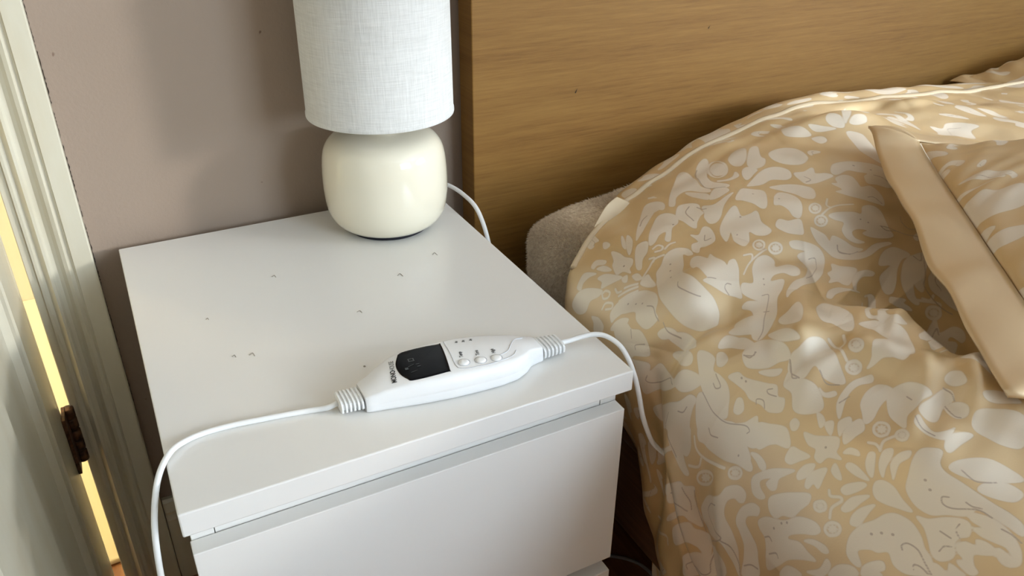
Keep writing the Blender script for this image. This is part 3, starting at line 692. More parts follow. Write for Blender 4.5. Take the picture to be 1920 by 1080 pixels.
# the design goes on over the rest of the cloth: the same motifs, turned and scattered wherever there is room
def scatter(D, u0, u1, v0, v1, seed, existing, tries=2600, smin=.55, smax=1.25):
    r = np.random.RandomState(seed); stock = [P - P.mean(0) for P in _raw if len(P) >= 7]; pts = list(existing); new = []
    A = np.concatenate(pts) if pts else np.zeros((0, 2))
    for k in range(tries):
        S_ = stock[r.randint(len(stock))]; a = r.uniform(0, 6.283); sc = r.uniform(smin, smax) * (1.25 if k < tries * .35 else .75 if k < tries * .7 else .45); c, s_ = math.cos(a), math.sin(a)
        P = S_ @ np.array([[c, s_], [-s_, c]]) * sc + np.array([r.uniform(u0, u1), r.uniform(v0, v1)])
        R = np.linalg.norm(P - P.mean(0), axis=1).max(); m_ = P.mean(0)
        if len(A):
            near = A[np.abs(A - m_).max(1) < R + .006]
            if len(near):
                C_ = _closed(P, 3); dd = np.sqrt(((C_[:, None] - near[None]) ** 2).sum(2)).min()
                if dd < .0022: continue
                x, y = near[:, 0], near[:, 1]; ins = np.zeros(len(near), bool); Q = np.roll(P, -1, 0)
                for p_, q_ in zip(P, Q):
                    if p_[1] != q_[1]: ins ^= ((p_[1] > y) != (q_[1] > y)) & (x < (q_[0] - p_[0]) * (y - p_[1]) / (q_[1] - p_[1]) + p_[0])
                if ins.any(): continue
                inside = False
                for B in existing + new:
                    if B[:, 0].min() < m_[0] < B[:, 0].max() and B[:, 1].min() < m_[1] < B[:, 1].max():
                        x, y = m_; Q = np.roll(B, -1, 0)
                        for p_, q_ in zip(B, Q):
                            if p_[1] != q_[1] and ((p_[1] > y) != (q_[1] > y)) and (x < (q_[0] - p_[0]) * (y - p_[1]) / (q_[1] - p_[1]) + p_[0]): inside = not inside
                        if inside: break
                if inside: continue
        C_ = _closed(P, 4); new.append(C_); A = np.concatenate([A, C_])
    D.polys += new
    for P in new[::2]:
        m_ = P.mean(0); d = P[np.argmax(np.linalg.norm(P - m_, axis=1))] - m_; n_ = np.array([-d[1], d[0]])
        D.veins.append((_open([m_ - d * .45, m_ - d * .1 + n_ * .12, m_ + d * .25, m_ + d * .6 - n_ * .1]), .00042))
scatter(DESIGN, 0, 2.6, 0, 1.75, 5, list(DESIGN.polys) + [L for L, _ in DESIGN.lines], tries=6000)
def pattern(U, V):
    return DESIGN.eval(U, V)
PILLOW_DESIGN = Design()
scatter(PILLOW_DESIGN, 0, .55, 0, .80, 11, [], tries=900, smin=.9, smax=1.7)
def pillow_pattern(U, V):
    return PILLOW_DESIGN.eval(U % .55, V % .8)
#PATTERN_END

#DUVET_BEGIN
GD = [
 [(.50,.17,.43),(.50,.19,.44),(.52,.24,.45),(.57,.30,.46),(.66,.36,.47),(.80,.38,.49),(1.0,.39,.50),(1.3,.39,.51),(1.8,.40,.52),(2.2,.40,.5)],
 [(.475,.13,.41),(.450,.155,.45),(.448,.20,.50),(.505,.265,.535),(.61,.315,.560),(.74,.335,.60),(.92,.33,.632),(1.3,.34,.610),(1.8,.34,.60),(2.25,.34,.6)],
 [(.470,.08,.39),(.435,.10,.45),(.438,.125,.515),(.52,.18,.572),(.64,.22,.60),(.78,.25,.63),(.95,.25,.645),(1.3,.24,.622),(1.8,.24,.615),(2.25,.24,.6)],
 [(.476,.038,.345),(.443,.05,.445),(.440,.06,.525),(.52,.09,.582),(.64,.12,.61),(.8,.13,.625),(1,.13,.63),(1.35,.12,.63),(1.8,.12,.64),(2.25,.12,.6)],
 [(.474,-.0,.17),(.459,-.015,.34),(.442,-.03,.50),(.49,-.02,.575),(.59,.0,.600),(.78,.01,.59),(1,.01,.61),(1.35,.0,.62),(1.8,.0,.63),(2.25,.0,.6)],
 [(.487,-.09,.10),(.456,-.10,.30),(.435,-.11,.48),(.47,-.12,.57),(.57,-.12,.61),(.74,-.12,.595),(1,-.12,.60),(1.35,-.12,.61),(1.8,-.12,.62),(2.25,-.12,.6)],
 [(.475,-.20,.08),(.445,-.21,.28),(.42,-.22,.47),(.45,-.23,.565),(.53,-.23,.615),(.66,-.24,.615),(.95,-.24,.60),(1.35,-.24,.61),(1.8,-.24,.62),(2.25,-.24,.6)],
 [(.47,-.34,.08),(.44,-.34,.28),(.425,-.35,.46),(.46,-.36,.56),(.55,-.36,.61),(.70,-.36,.62),(.95,-.36,.61),(1.35,-.36,.61),(1.8,-.36,.62),(2.25,-.36,.6)],
 [(.47,-.6,.08),(.44,-.6,.28),(.44,-.6,.46),(.48,-.6,.55),(.58,-.6,.59),(.74,-.6,.60),(.98,-.6,.60),(1.35,-.6,.60),(1.8,-.6,.61),(2.25,-.6,.6)],
 [(.47,-1.0,.08),(.44,-1.0,.28),(.44,-1.0,.46),(.48,-1.0,.54),(.58,-1.0,.57),(.74,-1.0,.58),(.98,-1.0,.58),(1.35,-1.0,.58),(1.8,-1.0,.58),(2.25,-1.0,.56)],
]
def seg_dist(X, Y, P):
    """distance to a polyline, signed side and position along it"""
    best = np.full(X.shape, 1e9); side = np.zeros_like(X); along = np.zeros_like(X); L = 0
    for (a, b) in zip(P[:-1], P[1:]):
        a = np.array(a); b = np.array(b); d = b - a; l = np.linalg.norm(d); t = np.clip(((X - a[0]) * d[0] + (Y - a[1]) * d[1]) / l ** 2, 0, 1)
        dx = X - a[0] - t * d[0]; dy = Y - a[1] - t * d[1]; q = np.hypot(dx, dy); s = np.sign(d[0] * dy - d[1] * dx)
        k = q < best; best = np.where(k, q, best); side = np.where(k, s, side); along = np.where(k, L + t * l, along); L += l
    return best, side, along / L
FOLDS = [([(.46, -.04), (.50, -.075), (.53, -.12), (.535, -.17)], .008, .018), ([(.53, -.02), (.50, -.06), (.485, -.11)], -.005, .012),
  ([(.545, -.09), (.54, -.14), (.545, -.22), (.55, -.30)], .010, .018), ([(.53, -.10), (.515, -.17)], -.006, .012), ([(.56, -.17), (.52, -.20), (.48, -.22)], .006, .010), ([(.555, -.20), (.51, -.235)], -.005, .009),
  ([(.515, .08), (.49, .03), (.465, -.02), (.445, -.07)], .008, .024), ([(.60, .07), (.53, .055), (.45, .03)], .014, .034), ([(.53, .03), (.50, -.01), (.475, -.05)], -.005, .012),
  ([(.62, .25), (.75, .28), (.95, .28), (1.2, .29)], -.004, .012), ([(.95, .25), (1.05, .18), (1.1, .1)], -.010, .03), ([(1.05, .27), (1.2, .2)], .010, .025),
  ([(.575, -.015), (.54, -.06), (.50, -.10), (.465, -.14)], .010, .016), ([(.80, .27), (.90, .24), (1.0, .22)], .008, .03),
  ([(.60, .20), (.70, .10), (.78, .02)], .005, .03)]
PUCKERS = [(.455, .00, .045, .065, .0100, .10, .35), (.555, -.215, .055, .065, .0070, .075, -.45), (.515, -.090, .022, .060, .0075, .09, .5), (.60, -.15, .05, .05, .0030, .034, -.7),
  (.98, .27, .16, .05, .0050, .080, .3), (.70, -.30, .10, .08, .005, .06, -.3), (.62, .03, .05, .05, .004, .09, .2)]
SIDE_FOLDS = [([(.03, .53), (-.01, .44), (-.05, .35), (-.08, .27), (-.10, .15)], -.011, .007), ([(.0, .50), (-.04, .42), (-.08, .31), (-.10, .2)], .007, .014),
  ([(-.09, .50), (-.12, .40), (-.135, .28)], .010, .022), ([(-.06, .42), (-.095, .33), (-.11, .22)], -.008, .008), ([(-.17, .46), (-.19, .36), (-.19, .22)], -.008, .02)]
TU = np.concatenate([np.linspace(0, 6, 820, endpoint=False), np.linspace(6, 7, 110, endpoint=False), np.linspace(7, 9, 60)])
TV = np.concatenate([np.linspace(0, 6.4, 660, endpoint=False), np.linspace(6.4, 7.4, 60, endpoint=False), np.linspace(7.4, 9, 40)])
def cloth_lengths(S):
    """cloth coordinates in metres: running length of the middle lines"""
    ul = np.concatenate([[0], np.cumsum(np.linalg.norm(np.diff(S, axis=1), axis=2).mean(0))])
    vl = np.concatenate([[0], np.cumsum(np.linalg.norm(np.diff(S, axis=0), axis=2)[:, :int(S.shape[1] * .7)].mean(1))]); return ul, vl
def duvet_surface():
    S = spline_surface(GD, 0, 0, TU, TV); U, V = np.meshgrid(TU, TV)
    N = normals(S); N *= np.where(N[..., 2:3].mean() < 0, -1, 1)
    X, Y, Z = S[..., 0].copy(), S[..., 1].copy(), S[..., 2].copy()
    D = .0035 * vnoise(X * 5, Y * 5 + Z * 3, 3) + .0012 * vnoise(X * 16, Y * 16 + Z * 8, 5)
    S = S + N * D[..., None]
    sm = lambda x: np.clip(x, 0, 1) ** 2 * (3 - 2 * np.clip(x, 0, 1))
    # the big fold: crest with a valley behind it, under the flange of the top pillow
    q, side, al = seg_dist(X, Y, [(.555, -.055), (.568, -.064), (.577, -.082), (.587, -.118), (.563, -.179), (.571, -.209), (.571, -.239), (.562, -.277), (.58, -.36)])
    fade = sm(al / .25)
    far = side > 0
    S[..., 2] += np.where(far, -.042 * sm(q / .040) * (1 - sm((q - .05) / .16)), 0) * fade + .012 * np.exp(-(q / .022) ** 2) * fade
    S[..., 0] += .006 * np.exp(-(q / .02) ** 2) * fade * far
    # smaller creases: (polyline, height, width)
    for P, h, wd in FOLDS:
        q, side, al = seg_dist(X, Y if len(P[0]) < 3 else Z, [p_[:2] for p_ in P])
        S += N * (h * np.exp(-(q / wd) ** 2) * np.sin(np.pi * np.clip(al, .02, .98)) ** .6)[..., None]
    # soft puckers running across the bed
    for x0, y0, sx, sy, A_, lam, ang in PUCKERS:
        g = np.exp(-((X - x0) / sx) ** 2 - ((Y - y0) / sy) ** 2)
        ph = (Y * np.cos(ang) + X * np.sin(ang)) / lam * 2 * np.pi + 1.1 * vnoise(X * 9, Y * 9 + Z * 5, 17)
        S += N * (A_ * g * (.75 * np.sin(ph) + .35 * np.sin(2.1 * ph + 1)))[..., None]
    # folds of the hanging side, drawn in the plane Y,Z
    for P, h, wd in SIDE_FOLDS:
        q, side, al = seg_dist(Y, Z, P); m_ = sm((.60 - X) / .05)
        S += N * (h * np.exp(-(q / wd) ** 2) * np.sin(np.pi * np.clip(al, .02, .98)) ** .6 * m_)[..., None]
    return S, U, V
#DUVET_END
S, Uc, Vc = duvet_surface()
nv, nu = S.shape[:2]
# cloth coordinates in metres (arc length of the middle lines)
ul, vl = cloth_lengths(S)
CU, CV = np.meshgrid(ul, vl)
mo, ve = pattern(CU, CV)
dv = grid_mesh('duvet', S, M['damask'], motif=mo, vein=ve)
tag(dv, 'puffy gold and cream floral damask duvet spilling over the bed edge', 'duvet')
#REST
pip_i = int(np.searchsorted(TV, 1.22)); j0, j1 = int(np.searchsorted(TU, 2.6)), int(np.searchsorted(TU, 8.6))
NS = normals(S); NS *= np.where(NS[..., 2].mean() < 0, -1, 1)
M['piping'] = new_mat('cream_piping', (.64, .51, .34), .6, .4)
tube('piping', (S[pip_i, j0:j1:9] + NS[pip_i, j0:j1:9] * .0004), .0045, M['piping'], dv, n=8, sub=3)

# patterned pillow under the duvet, its edge peeking out towards the headboard
xs = [.585, .62, .70, .80, .95, 1.15, 1.35, 1.5]
crest = {.585: .548, .62: .572, .70: .588, .80: .612, .95: .640, 1.15: .630, 1.35: .614, 1.5: .600}
G = []
for (dy, dz) in ((.20, -.075), (.05, -.045), (.28, -.03), (.335, -.008), (.362, .000), (.385, -.012), (.398, -.045), (.395, -.095), (.36, -.125), (.10, -.125)):
    row = []
    for x in xs:
        bend = .055 * max(0, (.80 - x) / .215) ** 1.6
        row.append((x, (dy if dy > .25 else dy) - bend, crest[x] + dz * (1.0 if x > .6 else .7)))
    G.append(row)
G = G[2:]
PS = spline_surface(G, 200, 120)
n_ = normals(PS); PS = PS + n_ * (.0025 * vnoise(PS[..., 0] * 9, PS[..., 1] * 9, 8))[..., None]
u1 = np.linspace(0, .95, 200)[None, :] + 0 * PS[..., 0]; v1 = np.linspace(0, .35, 120)[:, None] + .9 + 0 * PS[..., 0]
mo1, ve1 = pillow_pattern(u1, v1)
up = grid_mesh('pillow', PS, M['damask'], motif=mo1, vein=ve1)
tag(up, 'damask pillow tucked under the duvet, only its rear edge showing along the headboard', 'pillow')
fv = np.array([[(.546, .296, .541), (.560, .303, .553), (.574, .309, .562), (.592, .316, .566)], [(.556, .292, .534), (.570, .298, .546), (.584, .304, .556), (.604, .310, .560)], [(.572, .286, .520), (.584, .290, .533), (.598, .296, .545), (.62, .30, .55)]])
fv = np.array(cam.location) + (fv - np.array(cam.location)) * .966
FS = spline_surface(fv, 40, 24); fo = grid_mesh('flange', FS, M['piping'], up); so = fo.modifiers.new('thickness', 'SOLIDIFY'); so.thickness = .0022; so.offset = 0
fo['label'] = 'plain satin flange corner'

def oxford(name, C0, e1, e2, L1, L2, fl, puff, zb, label, seed, group=None, sag=0.0, curl=0.0, uv0=(0, 0)):
    """pillow with a flat satin flange; C0 corner, e1/e2 unit directions of the edges"""
    root = empty(name, (C0[0] + e1[0] * L1 / 2 + e2[0] * L2 / 2, C0[1] + e1[1] * L1 / 2 + e2[1] * L2 / 2, zb), label, 'pillow', group)
    o = np.array(root.location)
    nA, nB = (330, 460) if L1 > .3 else (120, 200)
    A, B = np.meshgrid(np.linspace(0, L1, nA), np.linspace(0, L2, nB))
    def place(A, B, Z):
        return np.stack([C0[0] + e1[0] * A + e2[0] * B, C0[1] + e1[1] * A + e2[1] * B, Z], -1) - o
    def base(A, B):     # level of the seam plane
        return C0[2] + sag * np.clip(A / L1, 0, 1) + curl * np.exp(-((A / .06) ** 2 + (B / .07) ** 2))
    ia, ib = (A - fl) / (L1 - 2 * fl), (B - fl) / (L2 - 2 * fl); ins = (ia > 0) & (ia < 1) & (ib > 0) & (ib < 1)
    # body: two bulging skins sewn together at the seam
    a, b = np.meshgrid(np.linspace(fl, L1 - fl, nA), np.linspace(fl, L2 - fl, nB)); qa = (a - fl) / (L1 - 2 * fl); qb = (b - fl) / (L2 - 2 * fl)
    dome = (np.clip(4 * qa * (1 - qa), 0, 1) ** .5) * (np.clip(4 * qb * (1 - qb), 0, 1) ** .5)
    dome = dome ** 1.15
    pull = .012 * (np.sin(qa * np.pi) ** .5)
    wr = vnoise(a * 7, b * 7, seed) * .006 * dome + vnoise(a * 22, b * 9, seed + 1) * .0022 * np.minimum(dome * 2, 1)
    edge = np.exp(-((a - fl) / .05) ** 2) + np.exp(-((b - fl) / .05) ** 2) + np.exp(-((L1 - fl - a) / .05) ** 2)
    wr += edge * .0022 * np.sin((a + b) * 130 + 3 * np.sin(a * 31)) * np.minimum(dome * 3, 1)
    top = place(a, b, base(a, b) + puff * dome + wr)
    mo, ve = pillow_pattern(a + uv0[0], b + uv0[1])
    grid_mesh('top_cover', top, M['damask'], root, motif=mo, vein=ve)
    bot = place(a[:, ::-1], b[:, ::-1], (base(a, b) - np.minimum(puff, C0[2] - zb) * dome)[:, ::-1])
    mo, ve = pillow_pattern(a[:, ::-1] + .3, b[:, ::-1] + .3)
    grid_mesh('under_cover', bot[::4, ::4], M['damask'], root, motif=mo[::4, ::4], vein=ve[::4, ::4])
    # flange: four ruffled strips joined round the seam
    fv = []; ff = []
    per = []
    def pt(a, b): per.append((a, b))
    N = 90
    loop = [(t * L1, 0) for t in np.linspace(0, 1, N, endpoint=False)] + [(L1, t * L2) for t in np.linspace(0, 1, N, endpoint=False)] + [(L1 - t * L1, L2) for t in np.linspace(0, 1, N, endpoint=False)] + [(0, L2 - t * L2) for t in np.linspace(0, 1, N, endpoint=False)]
    R = 9; V = []
    for (a0, b0) in loop:
        ai, bi = min(max(a0, fl * .96), L1 - fl * .96), min(max(b0, fl * .96), L2 - fl * .96)
        for r in range(R):
            t = r / (R - 1); aa = ai + (a0 - ai) * t; bb = bi + (b0 - bi) * t
            s_ = a0 + b0; z = base(np.array(aa), np.array(bb)) + t * (.0025 * math.sin(s_ * 27 + 1.2 * math.sin(s_ * 11)) + .0008 * math.sin(s_ * 83)) - .010 * t + (.003 + .0016 * math.sin(s_ * 57 + 2 * math.sin(s_ * 17))) * math.sin(math.pi * t)
            dip = .012 * math.exp(-((a0 - L1 * .60) / .04) ** 2) if b0 == 0 else 0
            z = z - dip * t
            V.append(place(np.array(aa), np.array(bb), z))
    n = len(loop); F = []
    for i in range(n):
        i2 = (i + 1) % n
        for r in range(R - 1): F.append((i * R + r, i * R + r + 1, i2 * R + r + 1, i2 * R + r))
    f = mesh('flange', V, F, M['satin'], root, True); so = f.modifiers.new('thickness', 'SOLIDIFY'); so.thickness = .003; so.offset = 0
    f['label'] = 'plain gold satin flange'
    # stitched seam cord round the body
    sm = [place(np.array(min(max(a0, fl), L1 - fl)), np.array(min(max(b0, fl), L2 - fl)), base(np.array(min(max(a0, fl), L1 - fl)), np.array(min(max(b0, fl), L2 - fl))) + .0025) for a0, b0 in loop[::3]]
    tube('seam', sm + [sm[0]], .0009, M['seam'], root, n=6, sub=3)
    return root
M['seam'] = new_mat('seam_thread', (.42, .31, .19), .6, .3)
oxford('pillow', (.863, .171, .662), (-.620, -.785), (.785, -.620), .535, .74, .050, .078, .625, 'damask pillow with wide satin flange lying on top of the duvet', 21, curl=.012, sag=-.012)
oxford('pillow', (1.40, .440, .602), (.02, -1.0), (1.0, .02), .20, .60, .02, .055, .585, 'second pillow behind the duvet at far right against the headboard', 33, uv0=(.2, .5))

# ---------------------------------------------------------------- fleece cushion at the head of the bed
fc = empty('fleece_cushion', (.654, .360, .465), 'fluffy taupe fleece cushion squeezed between duvet and headboard', 'cushion')
hx, hy, hz = .150, .074, .064
def se(c, p): return math.copysign(abs(c) ** p, c)
vv = []; NN, MM = 48, 72
for i in range(NN + 1):
    ph = -math.pi / 2 + math.pi * i / NN
    for j in range(MM):
        th = 2 * math.pi * j / MM
        x = hx * se(math.cos(ph), .55) * se(math.cos(th), .62); y = hy * se(math.cos(ph), .55) * se(math.sin(th), .62); z = hz * se(math.sin(ph), .7)
        wv = 1 + .03 * math.sin(x * 60 + 2) * math.sin(z * 55 + y * 30); vv.append((x * wv, y * wv, z * wv + .006 * math.sin(x * 22)))
ff = [(i * MM + j, i * MM + (j + 1) % MM, (i + 1) * MM + (j + 1) % MM, (i + 1) * MM + j) for i in range(NN) for j in range(MM)]
mesh('cushion_body', vv, ff, M['fleece'], fc, True)
tv = []; tf = []; rr_ = random.Random(7)
Vn = [Vector(q) for q in vv]
for (a, b, c, d) in ff:
    q = (Vn[a] + Vn[b] + Vn[c] + Vn[d]) / 4
    if q.x > .09 or q.z < -.055 or q.y > .07: continue
    nrm = (Vn[b] - Vn[a]).cross(Vn[d] - Vn[a]); ar = nrm.length
    if ar < 1e-9: continue
    nrm.normalize()
    for k in range(min(40, int(ar * 6e5) + 1)):
        s_, t_ = rr_.random(), rr_.random(); p0 = Vn[a].lerp(Vn[b], s_).lerp(Vn[d].lerp(Vn[c], s_), t_)
        comb = Vector((-.55 + .5 * math.sin(p0.z * 70 + p0.y * 40), .25 * math.sin(p0.x * 60), -.35 + .5 * math.sin(p0.x * 50 + p0.z * 35)))
        dr_ = (nrm * .55 + comb * .8 + Vector((rr_.uniform(-.35, .35), rr_.uniform(-.35, .35), rr_.uniform(-.35, .35)))).normalized()
        L_ = rr_.uniform(.006, .0105); sd = dr_.cross(Vector((rr_.uniform(-1, 1), rr_.uniform(-1, 1), rr_.uniform(-1, 1)))).normalized() * .0007
        i0 = len(tv); mid = p0 + dr_ * L_ * .55; tip = p0 + dr_ * L_ + nrm * -.0008
        s2 = sd.cross(dr_).normalized() * .0007
        tv += [p0 + sd, p0 - sd * .5 + s2, p0 - sd * .5 - s2, tip]; tf += [(i0, i0 + 1, i0 + 3), (i0 + 1, i0 + 2, i0 + 3), (i0 + 2, i0, i0 + 3)]
tag(mesh('fleece_pile', tv, tf, M['fleece'], fc), kind='stuff')

# ---------------------------------------------------------------- table lamp
LX, LY = .309, .405
lp = empty('table_lamp', (LX, LY, H), 'cream ceramic table lamp with white linen drum shade on the nightstand', 'lamp')
body = [(.044, .0045), (.050, .0050), (.058, .0075), (.0655, .0135), (.0708, .0225), (.0738, .034), (.0752, .048), (.0755, .062), (.0750, .078), (.0735, .093), (.0706, .1040), (.0655, .1120), (.0590, .1172), (.0500, .1205), (.0380, .1228), (.0250, .1242), (.0205, .1262), (.0195, .130), (.0195, .1420), (.0180, .1435)]
C = catmull([(r, 0, z) for r, z in body], 4); lathe('ceramic_base', [(c[0], c[2]) for c in C], M['ceramic'], lp, n=96)
lathe('felt_foot', [(.0001, .0), (.049, .0), (.0505, .001), (.0505, .0058), (.044, .0062)], M['black'], lp, n=64)
lathe('lamp_holder', [(.0135, .143), (.0140, .145), (.0140, .185), (.0170, .187), (.0170, .192), (.0125, .194), (.0125, .205)], M['plastic'], lp, n=32)
RS = .0855; z0s, z1s = .1455, .318
sh = lathe('lamp_shade', [(RS + .0005, z0s), (RS + .0007, z0s + .0006), (RS + .0007, z0s + .004), (RS, z0s + .005), (RS - .0010, z1s - .005), (RS + .0002, z1s - .004), (RS + .0002, z1s), (RS - .0010, z1s), (RS - .0022, z1s - .004), (RS - .0018, z0s + .004), (RS - .0012, z0s), (RS + .0005, z0s)], M['shade'], lp, n=128)
ring = [(.0145 * math.cos(a), .0145 * math.sin(a), .170) for a in np.linspace(0, 2 * math.pi, 17)]
for k in range(3):
    a = 2 * math.pi * k / 3 + .4; tube('spider_arm', [(.015 * math.cos(a), .015 * math.sin(a), .190), (.05 * math.cos(a), .05 * math.sin(a), .188), ((RS - .003) * math.cos(a), (RS - .003) * math.sin(a), .180)], .0013, M['brass'], lp, n=8, sub=4)
lathe('bulb', [(.0001, .258), (.010, .257), (.019, .250), (.0235, .238), (.022, .225), (.015, .212), (.0125, .205)], M['button'], lp, n=32)
tube('cord', [(LX + .045, LY + .048, .565), (.385, .462, .569), (.4035, .448, .571), (.4165, .415, .566), (.4215, .375, .552), (.4235, .345, .50), (.425, .34, .40), (.43, .36, .2), (.44, .38, .01)], .0028, M['cable'], lp, off=(LX, LY, H))

# ---------------------------------------------------------------- heated-blanket controller
RX, RY = .245, .062
rc = empty('blanket_controller', (RX, RY, H), 'white handheld heated-blanket controller with black display on the nightstand top', 'remote control')
OR = (RX, RY, 0)
lo = [(.1605, .0500), (.172, .0475), (.184, .0445), (.21, .0385), (.235, .0345), (.258, .0325), (.28, .0315), (.297, .0335), (.310, .0400), (.318, .0470), (.326, .0490), (.332, .0495)]
hi = [(.1605, .0790), (.170, .0815), (.180, .0880), (.196, .0965), (.210, .0990), (.235, .0990), (.259, .0972), (.285, .0905), (.305, .0830), (.318, .0775), (.326, .0755), (.332, .0745)]
xs_ = np.concatenate([np.linspace(.1605, .332, 72)])
cs = [(-.93, 0), (-.985, .06), (-1, .16), (-1, .40), (-.992, .425), (-.992, .445), (-1, .47), (-.985, .60), (-.95, .76), (-.905, .88), (-.85, .955), (-.76, .995)]
cs = cs + [(0, 1.02)] + [(-a, b) for a, b in cs[::-1]]
VV = []; n = len(cs)
hl_ = lambda x: np.interp(x, [.1605, .175, .20, .23, .28, .31, .332], [.0150, .0185, .0220, .0232, .0228, .0205, .0150])
endx = [(.1605 - .0006, .93), ] 
rows = []
for i, x in enumerate(xs_):
    a = np.interp(x, *zip(*lo)); b = np.interp(x, *zip(*hi)); k = 1.0
    if i == 0 or i == len(xs_) - 1: k = .94
    cy, hw, h = (a + b) / 2, (b - a) / 2 * k, hl_(x) * (.97 if k < 1 else 1)
    rows.append([(x - RX, cy + hw * s_ - RY, .0006 + h * z) for s_, z in cs])
VV = [q for r in rows for q in r]; FF = [(i * n + j, i * n + (j + 1) % n, (i + 1) * n + (j + 1) % n, (i + 1) * n + j) for i in range(len(rows) - 1) for j in range(n)]
FF += [tuple(range(n))[::-1], tuple((len(rows) - 1) * n + j for j in range(n))]
sh = mesh('shell', VV, FF, M['plastic'], rc, True)
try:
    sh.data.set_sharp_from_angle(angle=math.radians(50))
except Exception: pass
def ztop(x, y):
    a = np.interp(x, *zip(*lo)); b = np.interp(x, *zip(*hi)); s_ = abs((y - (a + b) / 2) / ((b - a) / 2)); pr_ = [(c[0], c[1]) for c in cs[:13]]
    z = np.interp(-s_, [c[0] for c in pr_[3:]], [c[1] for c in pr_[3:]]); return .0006 + hl_(x) * z
# display: rounded outline, gently arched on the left, laid on the shell
dc = [(.2040, .0905), (.2115, .0925), (.2410, .0888), (.2445, .0858), (.2365, .0478), (.2330, .0448), (.2035, .0478), (.1985, .0530), (.1955, .0640), (.1970, .0770)]
C = catmull([(x, y, 0) for x, y in dc + dc[:1]], 6)[:-1]; cx_, cy_ = C[:, 0].mean(), C[:, 1].mean()
DV = [(cx_ - RX, cy_ - RY, ztop(cx_, cy_) + .0006)]; n = len(C)
for s_, dz in ((.5, .0006), (.93, .0006), (.985, .0005), (1.0, .0001), (1.0, -.0006)):
    for c in C:
        x, y = cx_ + (c[0] - cx_) * s_, cy_ + (c[1] - cy_) * s_; DV.append((x - RX, y - RY, ztop(x, y) + dz))
DF = [(0, 1 + j, 1 + (j + 1) % n) for j in range(n)] + [(1 + r * n + j, 1 + (r + 1) * n + j, 1 + (r + 1) * n + (j + 1) % n, 1 + r * n + (j + 1) % n) for r in range(4) for j in range(n)]
ds = mesh('display', DV, DF, M['display'], rc, True)
def flat_quads(name, qs, mat, parent, lift=.0009):
    V = []; F = []
    for (cx, cy, lx, ly, ang) in qs:
        i0 = len(V); c_, s_ = math.cos(ang), math.sin(ang)
        for (a, b) in ((-1, -1), (1, -1), (1, 1), (-1, 1)):
            x = cx + (a * lx * c_ - b * ly * s_) / 2; y = cy + (a * lx * s_ + b * ly * c_) / 2; V.append((x - RX, y - RY, ztop(x, y) + lift))
        F.append((i0, i0 + 1, i0 + 2, i0 + 3))
    return mesh(name, V, F, mat, parent)
t_ = math.radians(-9)
flat_quads('display_segments', [(.2110, .0775, .0050, .0010, t_), (.2110, .0735, .0050, .0010, t_), (.2088, .0755, .0010, .0040, t_), (.2132, .0755, .0010, .0040, t_), (.2080, .0675, .0060, .0005, .25), (.2140, .0670, .0030, .0008, t_), (.2140, .0635, .0030, .0008, t_), (.2030, .0650, .0028, .0030, t_), (.2075, .0585, .0060, .0005, .1)], M['ghost'], ds)
for (bx, by) in ((.2515, .0515), (.2665, .0482), (.2805, .0452)):
    bt = bpy.data.objects.new('button', None); bpy.data.objects.remove(bt)
    b = lathe('button', [(.0001, .0016), (.0020, .00155), (.0036, .0012), (.0046, .0006), (.0050, -.0003), (.0050, -.002)], M['button'], rc, n=32, loc=(bx - RX, by - RY, ztop(bx, by)))
    lathe('button_ring', [(.0050, -.0006), (.0051, .00022), (.0057, .00022), (.0058, -.0006)], M['groove'], b, n=32)
g1 = [(.2486, .0905), (.2465, .0700), (.2435, .0500), (.2475, .0435), (.2620, .0405), (.2790, .0395), (.2960, .0435), (.3030, .0500)]
g2 = [(.2840, .0475), (.2955, .0520), (.3025, .0600), (.3105, .0675), (.3200, .0700)]
for g in (g1, g2): tube('moulded_line', [(x - RX, y - RY, ztop(x, y) + .0001) for x, y in g], .00042, M['groove'], rc, n=6, sub=8)
def lettering(name, txt, x, y, size, ang, mat, parent, weight=0.0, sx=1.0, lift=.00025):
    cu = bpy.data.curves.new(name, 'FONT'); cu.body = txt; cu.size = size; cu.align_x = 'LEFT'; cu.offset = weight; cu.extrude = .00003; cu.resolution_u = 3
    tmp = bpy.data.objects.new('tmp', cu); COL.objects.link(tmp); dg = bpy.context.evaluated_depsgraph_get(); me = bpy.data.meshes.new_from_object(tmp.evaluated_get(dg)); bpy.data.objects.remove(tmp)
    me.materials.clear()
    c_, s_ = math.cos(ang), math.sin(ang)
    for v in me.vertices:
        a, b = v.co.x * sx, v.co.y; X = x + a * c_ - b * s_; Y = y + a * s_ + b * c_
        v.co = (X - RX, Y - RY, ztop(X, Y) + lift + v.co.z)
    return link(name, me, mat, parent)
A = math.radians(76)
lettering('lettering', 'MONO', .1895, .0535, .0062, A, M['ink'], rc, .00016, .86)
lettering('lettering', 'HOUSE', .1938, .0700, .0062, A, M['ink'], rc, -.00005, .72)
for txt, x, y in (('Temp', .2545, .0590), ('Time', .2690, .0555), ('High', .2832, .0525)): lettering('lettering', txt, x, y, .0048, A + .05, M['ink'], rc, .00005, .8)
for txt, x, y in (('1H', .2590, .0822), ('2H', .2655, .0810), ('3H', .2725, .0800)): lettering('lettering', txt, x, y, .0034, A - .3, M['ink'], rc, .00006, .8)
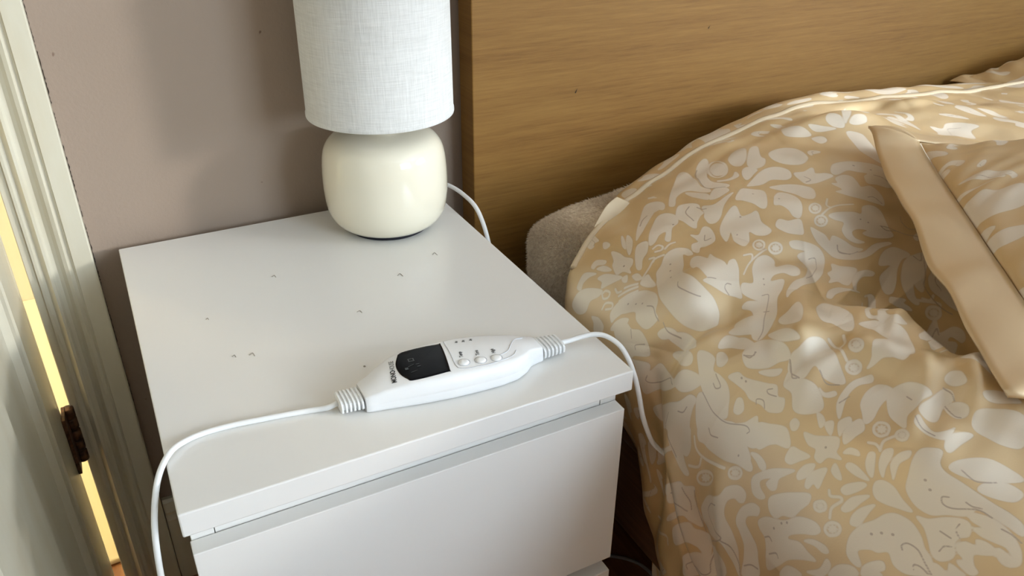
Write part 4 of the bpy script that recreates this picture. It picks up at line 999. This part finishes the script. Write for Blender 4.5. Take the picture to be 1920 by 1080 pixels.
def relief(x0, x1, yc0, yc1, z0, z1, n=6):
    """ribbed strain relief: core with flattened ribs, one moulded piece"""
    bm = bmesh.new()
    def ring_(x, wy, wz, t): 
        f_ = (x - x0) / (x1 - x0); cy, cz = yc0 + (yc1 - yc0) * f_, z0 + (z1 - z0) * f_
        return [bm.verts.new((x - RX, cy + wy * se(math.cos(q), .6) - RY, cz + wz * se(math.sin(q), .6))) for q in np.linspace(0, 2 * math.pi, 20, endpoint=False)]
    st_ = [(x0, .0075, .0040)]
    L_ = (x1 - x0) / n
    for k in range(n):
        w_ = .0132 - .0016 * (k / n if x0 > RX else 1 - k / n); h_ = .0066 - .0008 * (k / n)
        a = x0 + k * L_; st_ += [(a + L_ * .12, .0095, .0045), (a + L_ * .16, w_, h_), (a + L_ * .62, w_, h_), (a + L_ * .66, .0095, .0045)]
    st_.append((x1, .0075, .0040)); prev = None
    for (x, wy, wz) in st_:
        r = ring_(x, wy, wz, 0)
        if prev:
            for i in range(20): bm.faces.new((prev[i], prev[(i + 1) % 20], r[(i + 1) % 20], r[i]))
        else: bm.faces.new(r[::-1])
        prev = r
    bm.faces.new(prev); bmesh.ops.recalc_face_normals(bm, faces=bm.faces)
    me = bpy.data.meshes.new('strain_relief'); bm.to_mesh(me); bm.free(); return link('strain_relief', me, M['cable'], rc)
relief(.1400, .1602, .0670, .0645, .0074, .0080); relief(.3322, .3560, .0618, .0600, .0080, .0082)
CR = .00245
tube('cord', [(.1405, .0672, .5572), (.131, .0690, .5540), (.118, .0735, .5527), (.1000, .0770, .5526), (.0780, .0805, .5526), (.0560, .0835, .5526), (.0340, .0840, .5526), (.0180, .0800, .5530), (.0050, .0690, .5545), (-.0060, .0520, .5500), (-.0135, .0350, .5380), (-.0185, .0240, .5180), (-.0215, .0180, .490), (-.0240, .0120, .450), (-.029, .000, .39), (-.036, -.02, .30), (-.04, -.03, .15), (-.045, -.03, .006)], CR, M['cable'], rc, off=(RX, RY, H), sub=8)
tube('cord', [(.3555, .0600, .5583), (.366, .0600, .5580), (.3790, .0590, .5590), (.3910, .0560, .5600), (.4010, .0490, .5590), (.4080, .0360, .5540), (.4110, .0240, .5440), (.4135, .0145, .5280), (.4165, .0090, .5080), (.4195, .0050, .4880), (.4250, .0030, .4700), (.4340, .0020, .4500), (.4480, .0010, .4320), (.4650, .0000, .4150), (.4850, .0000, .4000)], CR, M['cable'], rc, off=(RX, RY, H), sub=8)
# cable lying on the floor under the bed
fc2 = tube('floor_cable', [(.46, .30, .004), (.53, .245, .004), (.566, .2255, .004), (.590, .204, .004), (.602, .178, .004), (.61, .12, .004), (.66, .02, .004), (.8, -.1, .004)], .0028, M['dullcable'], n=10)
tag(fc2, 'grey cable lying on the dark floor under the bed', 'cable')
# stray hairs and specks on the nightstand top
for (x, y, l, b) in ((.180, .118, .0012, 0), (.27, .27, .008, .6), (.205, .215, .007, -.4), (.325, .30, .007, .9), (.09, .185, .007, .3), (.075, .19, .005, .2), (.145, .33, .006, .4), (.0645, .27, .004, .5)):
    P_ = [(x - OF[0], y - OF[1], H + .0003), (x + l * .5 - OF[0], y + l * .25 * (1 + b) - OF[1], H + .0005), (x + l * .6 - OF[0], y - l * .5 - OF[1], H + .0003)]
    tube('stray_hair', P_, .00028 if l > .002 else .0009, M['speck'], ns, n=5, sub=4)
